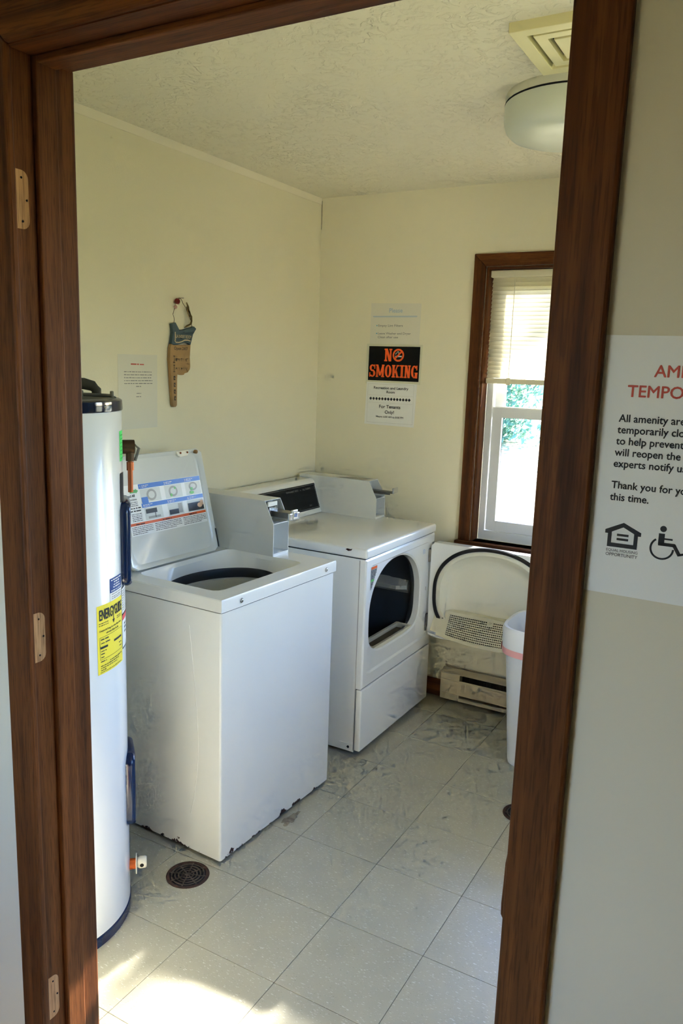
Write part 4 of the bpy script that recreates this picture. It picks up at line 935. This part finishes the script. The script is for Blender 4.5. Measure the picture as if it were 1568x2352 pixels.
for L, wd in (('S', .036), ('M', .050), ('O', .038), ('K', .043), ('I', .024), ('N', .036), ('G', .036)):
    slab(q, far, L, x, 1.604, wd-.0016, .062, .0125, .0018); x += wd+.0008
slab(q, far, 'N', -.459, 1.683, .043, .062, .0145, .0018)
cu, cv = -.382, 1.714
def ringp(b, r0_, r1_, n=36): return b.loft([[far(cu+r0_*math.cos(2*math.pi*i/n), cv+r0_*math.sin(2*math.pi*i/n), .0018) for i in range(n)], [far(cu+r1_*math.cos(2*math.pi*i/n), cv+r1_*math.sin(2*math.pi*i/n), .0018) for i in range(n)]])
ringp(q, .0315, .0225)
d_ = .0245; h_ = .0048; q.add([far(cu-d_*.75-h_*.6, cv-d_*.75+h_*.6, .0024), far(cu-d_*.75+h_*.6, cv-d_*.75-h_*.6, .0024), far(cu+d_*.75+h_*.6, cv+d_*.75-h_*.6, .0024), far(cu+d_*.75-h_*.6, cv+d_*.75+h_*.6, .0024)], [(0, 1, 2, 3)])
child('lettering', q, M_signr, face)
q = B().rect(far, cu-.017, cu+.019, cv-.009, cv-.003, .0020)
sm = [(-.013, .002), (-.015, .008), (-.008, .011), (-.005, .017), (.002, .017), (.003, .012), (-.002, .009)]
for (a0, c0), (a1, c1) in zip(sm[:-1], sm[1:]):
    dx, dy = a1-a0, c1-c0; l = math.hypot(dx, dy); nx, ny = -dy/l*.0014, dx/l*.0014
    q.add([far(cu+a0+nx, cv+c0+ny, .0020), far(cu+a0-nx, cv+c0-ny, .0020), far(cu+a1-nx, cv+c1-ny, .0020), far(cu+a1+nx, cv+c1+ny, .0020)], [(0, 1, 2, 3)])
child('cigarette_mark', q, mat('pale_print', 'c9d2d4', .5), face)
# Recreation and Laundry Room notice
p = sheet('paper_notice', far, [(-.559, 1.366), (-.281, 1.362), (-.273, 1.575), (-.553, 1.579)], M_paper, 'white paper notice headed Recreation and Laundry Room below the no smoking sign', 'notice', .0010)
q = B(); put_text(q, far, 'Recreation and Laundry', -.416, 1.545, .0180, .014, 'CENTER', .0014, width=.192); put_text(q, far, 'Room', -.416, 1.525, .0180, .014, 'CENTER', .0014, width=.045)
put_text(q, far, 'For Tenants', -.418, 1.450, .0230, .012, 'CENTER', .0014, width=.118); put_text(q, far, 'Only!', -.418, 1.423, .0230, .012, 'CENTER', .0014, width=.050)
put_text(q, far, 'Hours: 6:00 AM to 8:00 PM', -.416, 1.402, .0130, .012, 'CENTER', .0014, width=.152)
for k_ in range(14):
    c = -.527+.0166*k_; q.add([far(c-.0075, 1.496, .0014), far(c, 1.5045, .0014), far(c+.0075, 1.496, .0014), far(c, 1.4875, .0014)], [(0, 3, 2, 1)])
child('lettering', q, M_ink, p)
q = B()
for a0, a1, z0_, z1_ in ((-.545, -.289, 1.569, 1.5696), (-.5445, -.289, 1.3758, 1.3764), (-.5450, -.5444, 1.376, 1.569), (-.2896, -.289, 1.376, 1.569), (-.54, -.293, 1.5135, 1.514), (-.54, -.293, 1.476, 1.4765)): q.rect(far, a0, a1, z0_, z1_, .0014)
child('border_rule', q, M_lgy, p)
# notice on the left wall
p = sheet('paper_notice', left_, [(.306, 1.386), (.513, 1.388), (.516, 1.670), (.305, 1.668)], M_paperold, 'white paper notice with a small red heading on the left wall', 'notice')
q = B(); dashes(q, left_, .372, .442, 1.630, .0062, .0006, random.Random(2)); child('heading', q, M_inkr, p)
q = B(); R_ = random.Random(12)
for v in (1.602, 1.591, 1.580, 1.569, 1.558): dashes(q, left_, .336, .487, v, .0045, .0006, R_)
dashes(q, left_, .398, .425, 1.547, .0042, .0006, R_); dashes(q, left_, .400, .425, 1.521, .0042, .0006, R_); dashes(q, left_, .398, .428, 1.508, .0042, .0006, R_)
child('printing', q, M_inkg, p)
# pointing hand sign
M_card = mat('tan_wood_hand', 'ae8a5c', .7, var=.12, vscale=30); M_teal = mat('slate_teal_paint', '465b60', .6, var=.15, vscale=40); M_tanl = mat('tan_paint', 'cbb690', .6); M_rib = mat('raffia', '7a6437', .8, var=.3, vscale=60); M_bead = mat('red_bead', '8c2a26', .35); M_pinkb = mat('pink_bead', 'c99d92', .5)
hs = tag(root('hand_sign', (XL, .645, 1.466)), 'tan hand shaped laundry sign hanging from a wire on the left wall', 'sign')
wd0, wd1 = XL+.003, XL+.018
hb_ = [(.581, 1.717), (.594, 1.712), (.696, 1.717), (.691, 1.666), (.694, 1.63), (.691, 1.617), (.678, 1.605), (.659, 1.601), (.653, 1.595), (.64, 1.594), (.615, 1.598), (.613, 1.575), (.611, 1.473), (.604, 1.466), (.592, 1.466), (.586, 1.476), (.579, 1.554), (.571, 1.656), (.574, 1.701)]
ht_ = [(.586, 1.795), (.606, 1.801), (.629, 1.772), (.654, 1.775), (.705, 1.787), (.718, 1.792), (.732, 1.783), (.711, 1.758), (.696, 1.717), (.682, 1.722), (.666, 1.724), (.641, 1.72), (.616, 1.714), (.594, 1.712), (.581, 1.717), (.590, 1.762)]
PW = lambda u, v, w: (w, u, v)
obj('hand', bevel_all(B().prism(hb_, PW, wd0, wd1), .0015), M_card, hs, world=True); cf = obj('cuff', bevel_all(B().prism(ht_, PW, wd0, wd1), .0015), M_teal, hs, world=True)
hf = lambda u, v, w=0.0: (wd1+.0006+w, u, v)
q = B(); put_text(q, hf, 'LAUNDRY ROOM', .605, 1.741, .019, .006, 'LEFT', 0, width=.094); q.rect(hf, .5995, .6045, 1.730, 1.764, 0)
sw = [(.598, 1.730), (.606, 1.723), (.622, 1.723), (.640, 1.727), (.658, 1.734), (.676, 1.735), (.694, 1.732)]
for (a0, c0), (a1, c1) in zip(sw[:-1], sw[1:]): q.add([hf(a0, c0-.0022), hf(a1, c1-.0022), hf(a1, c1+.0022), hf(a0, c0+.0022)], [(0, 1, 2, 3)])
obj('cuff_lettering', q, M_tanl, cf, world=True)
q = B(); put_text(q, hf, 'Open 24/7', .594, 1.694, .018, .0, 'LEFT', 0, width=.082); R_ = random.Random(21)
for z in (1.652, 1.616):
    q.rect(hf, .594, .5955, z-.010, z+.018, 0).rect(hf, .589, .600, z+.016, z+.018, 0).rect(hf, .588, .601, z-.010, z-.008, 0)
    for k_ in range(7):
        u_ = .604+.0108*k_; q.rect(hf, u_, u_+.0013, z-.003, z+.007, 0); q.rect(hf, u_, u_+.006, z+R_.choice((-.003, .002, .006)), z+R_.choice((.0075, .0085)), 0) if k_ % 3 == 0 else q.rect(hf, u_, u_+.005, z+.0055, z+.007, 0)
for k_ in range(4):
    z = 1.590-.027*k_
    for dz in (0, -.0062, -.0124): q.rect(hf, .5905+.001*k_, .6015+.001*k_, z+dz-.0036, z+dz, 0) if dz != -.0062 else q.rect(hf, .5905+.001*k_, .5945+.001*k_, z+dz-.0062, z+dz+.004, 0).rect(hf, .598+.001*k_, .6015+.001*k_, z+dz-.003, z+dz+.002, 0)
obj('hand_lettering', q, M_ink, hs, world=True)
wx = XL+.012
obj('hanging_wire', B().tube([(wx, .601, 1.798), (wx, .604, 1.812), (wx, .602, 1.820), (wx+.003, .596, 1.826), (wx+.003, .592, 1.832), (wx, .599, 1.838), (wx, .604, 1.852), (wx, .610, 1.870), (wx, .617, 1.886), (wx, .630, 1.897), (wx, .645, 1.894), (wx+.003, .648, 1.886), (wx, .655, 1.880), (wx, .668, 1.868), (wx, .690, 1.84), (wx, .704, 1.815), (wx, .711, 1.790)], .0011, 6), M_brass, hs, world=True)
obj('nail', B().tube([(XL-.01, .640, 1.898), (XL+.022, .650, 1.899)], .0014, 6), M_steel, hs, world=True)
obj('bead', B().ball((wx+.004, .618, 1.884), .0115, 12, 8), M_bead, hs, smooth=60, world=True)
obj('bead', B().ball((wx+.002, .610, 1.861), .0078, 12, 8), M_pinkb, hs, smooth=60, world=True)
obj('raffia_bow', B().tube([(wx+.004, .673, 1.884), (wx+.006, .680, 1.868), (wx+.005, .690, 1.848), (wx+.006, .700, 1.830), (wx+.005, .703, 1.812), (wx+.008, .694, 1.800), (wx+.006, .676, 1.792), (wx+.005, .660, 1.784)], [.003, .0055, .004, .0055, .005, .006, .007, .003], 8, flat=.5).tube([(wx+.004, .676, 1.868), (wx+.004, .684, 1.842), (wx+.004, .695, 1.828)], .003, 6), M_rib, hs, smooth=60, world=True)
# hall notice beside the doorway
def hallp(u, v, w=0.0): return (u, YH-.0006-w, v)
p = sheet('paper_notice', hallp, [(1.1605, 1.411), (1.377, 1.4085), (1.377, 1.6865), (1.1598, 1.688)], M_paper, 'white paper closure notice taped to the hall wall beside the doorway', 'notice')
q = B(); put_text(q, hallp, 'AME', 1.2128, 1.6462, .0172, .010, 'LEFT', .0006); put_text(q, hallp, 'TEMPOR', 1.1880, 1.6250, .0172, .010, 'LEFT', .0006); child('heading', q, M_inkr, p)
q = B()
for body, u, v in (('All amenity area', 1.1822, 1.5985), ('temporarily close', 1.1818, 1.5865), ('to help prevent e', 1.1815, 1.5745), ('will reopen the a', 1.1812, 1.5625), ('experts notify us', 1.1808, 1.5505), ('Thank you for you', 1.1808, 1.5275), ('this time.', 1.1806, 1.5145)):
    put_text(q, hallp, body, u, v, .0112, .012, 'LEFT', .0006, wscale=.95)
child('lettering', q, M_ink, p)
q = B(); put_text(q, hallp, 'EQUAL HOUSING', 1.1815, 1.4585, .0042, .0, 'LEFT', .0006, width=.0325); put_text(q, hallp, 'OPPORTUNITY', 1.1813, 1.4535, .0050, .0, 'LEFT', .0006, width=.0330); child('caption', q, M_ink, p)
# house mark
q = B(); hu, hv = 1.1975, 1.4635
def pl_(pts): q.add([hallp(hu+a_, hv+b_, .0006) for a_, b_ in pts], [tuple(range(len(pts)))])
pl_([(-.0155, 0), (.0155, 0), (.0155, .0045), (-.0155, .0045)]); pl_([(-.0155, .0045), (-.0115, .0045), (-.0115, .0165), (-.0155, .0165)]); pl_([(.0115, .0045), (.0155, .0045), (.0155, .0165), (.0115, .0165)])
pl_([(-.0185, .0145), (-.0155, .0145), (-.0115, .0165), (0, .0225), (0, .0275), (-.0185, .0185)]); pl_([(.0185, .0145), (.0185, .0185), (0, .0275), (0, .0225), (.0115, .0165), (.0155, .0145)])
pl_([(-.006, .0078), (.006, .0078), (.006, .0103), (-.006, .0103)]); pl_([(-.006, .0125), (.006, .0125), (.006, .0150), (-.006, .0150)])
# wheelchair mark
ax, ay = 1.2365, 1.4600
def dk(cu_, cv_, r, n=20): q.add([hallp(cu_+r*math.cos(2*math.pi*i/n), cv_+r*math.sin(2*math.pi*i/n), .0006) for i in range(n)], [tuple(range(n))])
dk(ax+.001, ay+.0295, .0033)
def seg(a_, b_, t_):
    d = Vector((b_[0]-a_[0], b_[1]-a_[1])); n_ = Vector((-d.y, d.x)).normalized()*t_
    q.add([hallp(ax+a_[0]+n_.x, ay+a_[1]+n_.y, .0006), hallp(ax+a_[0]-n_.x, ay+a_[1]-n_.y, .0006), hallp(ax+b_[0]-n_.x, ay+b_[1]-n_.y, .0006), hallp(ax+b_[0]+n_.x, ay+b_[1]+n_.y, .0006)], [(0, 1, 2, 3)])
seg((0, .0245), (0, .0125), .0030); seg((-.0028, .0132), (.0135, .0132), .0018); seg((.0125, .0138), (.0190, .0030), .0018); seg((.0180, .0035), (.0232, .0052), .0012); seg((.001, .0190), (.0110, .0190), .0009)
lo_, li = [], []
for i in range(25):
    a_ = math.radians(125+235*i/24); lo_.append(hallp(ax+.0012+.0122*math.cos(a_), ay+.0085+.0122*math.sin(a_), .0006)); li.append(hallp(ax+.0012+.0102*math.cos(a_), ay+.0085+.0102*math.sin(a_), .0006))
q.loft([lo_, li], closed=False)
child('emblems', q, M_ink, p)

# ================================================================== OUTDOORS
M_lawn = mat('lawn', '8f8a5c', .9, col2='7f7b50', vscale=1.2, detail=0); M_bark = mat('bark', '5a4636', .9, var=.3, vscale=20)
struct(obj('ground_lawn', B().box(-60, 70, -60, 90, -.45, -.35), M_lawn))
def leaf_mat(name, c1, c2):
    m = mat(name, c1, .6, col2=c2, vscale=2.0, detail=0); N = m.node_tree.nodes; L = m.node_tree.links
    t = N.new('ShaderNodeBsdfTranslucent'); t.inputs[0].default_value = (*lin(c1), 1); mx = N.new('ShaderNodeMixShader'); mx.inputs[0].default_value = .3
    L.new(N['Principled BSDF'].outputs[0], mx.inputs[1]); L.new(t.outputs[0], mx.inputs[2]); L.new(mx.outputs[0], N['Material Output'].inputs[0]); return m
M_leafs = [leaf_mat('leaf_green', '6f8f58', '4c6c40'), leaf_mat('leaf_blue_green', '6b9580', '486f5f'), leaf_mat('leaf_fresh', '7f9a45', '5b7a35')]
def tree(x, y, h, cr, label, m, n=900, leaf=.28, trunk=.16, low=.25, seed=0):
    rr = random.Random(seed); t = tag(root('tree', (x, y, -.36)), label, 'tree', 'trees outside the windows')
    obj('trunk', B().tube([(0, 0, 0), (rr.uniform(-.1, .1), 0, h*.3), (rr.uniform(-.2, .2), rr.uniform(-.2, .2), h*.7)], [trunk, trunk*.8, trunk*.3], 10), M_bark, t, smooth=60)
    b = B(); clumps = [(rr.gauss(0, cr*.45), rr.gauss(0, cr*.45), h*(low+(1-low)*rr.random())) for _ in range(max(6, n//60))]
    for i in range(n):
        c = clumps[i % len(clumps)]; s = cr*.28
        p_ = Vector((c[0]+rr.gauss(0, s), c[1]+rr.gauss(0, s), c[2]+rr.gauss(0, s*.8)))
        if p_.z < h*low*.5: p_.z = h*low*.5+abs(rr.gauss(0, .2))
        u = Vector((rr.gauss(0, 1), rr.gauss(0, 1), rr.gauss(0, 1))).normalized(); v = u.orthogonal().normalized(); w_ = u.cross(v)
        l = leaf*rr.uniform(.6, 1.3)
        b.add([p_-v*l, p_+w_*l*.45, p_+v*l, p_-w_*l*.45], [(0, 1, 2, 3)])
    o = obj('foliage', b, m, t); return t
# seen through the far window, beyond the lawn
tree(-6.2, 21, 3.6, 1.5, 'blue green bushy tree beyond the lawn behind the window', M_leafs[1], 4200, .12, .15, .04, 1)
tree(-1.0, 22, 3.9, 1.5, 'green bushy tree beyond the lawn behind the window', M_leafs[0], 4000, .12, .15, .05, 2)
tree(-11.5, 23, 4.2, 1.6, 'dark bushy tree at the far left of the lawn', M_leafs[0], 3000, .14, .15, .04, 3)
tree(5.0, 24, 4.2, 1.6, 'blue green bushy tree at the far right of the lawn', M_leafs[1], 3000, .14, .15, .04, 4)
# tree near the house whose crown throws dappled shade on blind and floor
tree(1.0, 10.5, 6.8, 1.35, 'leafy shade tree standing near the house behind the window', M_leafs[2], 600, .17, .10, .5, 12)
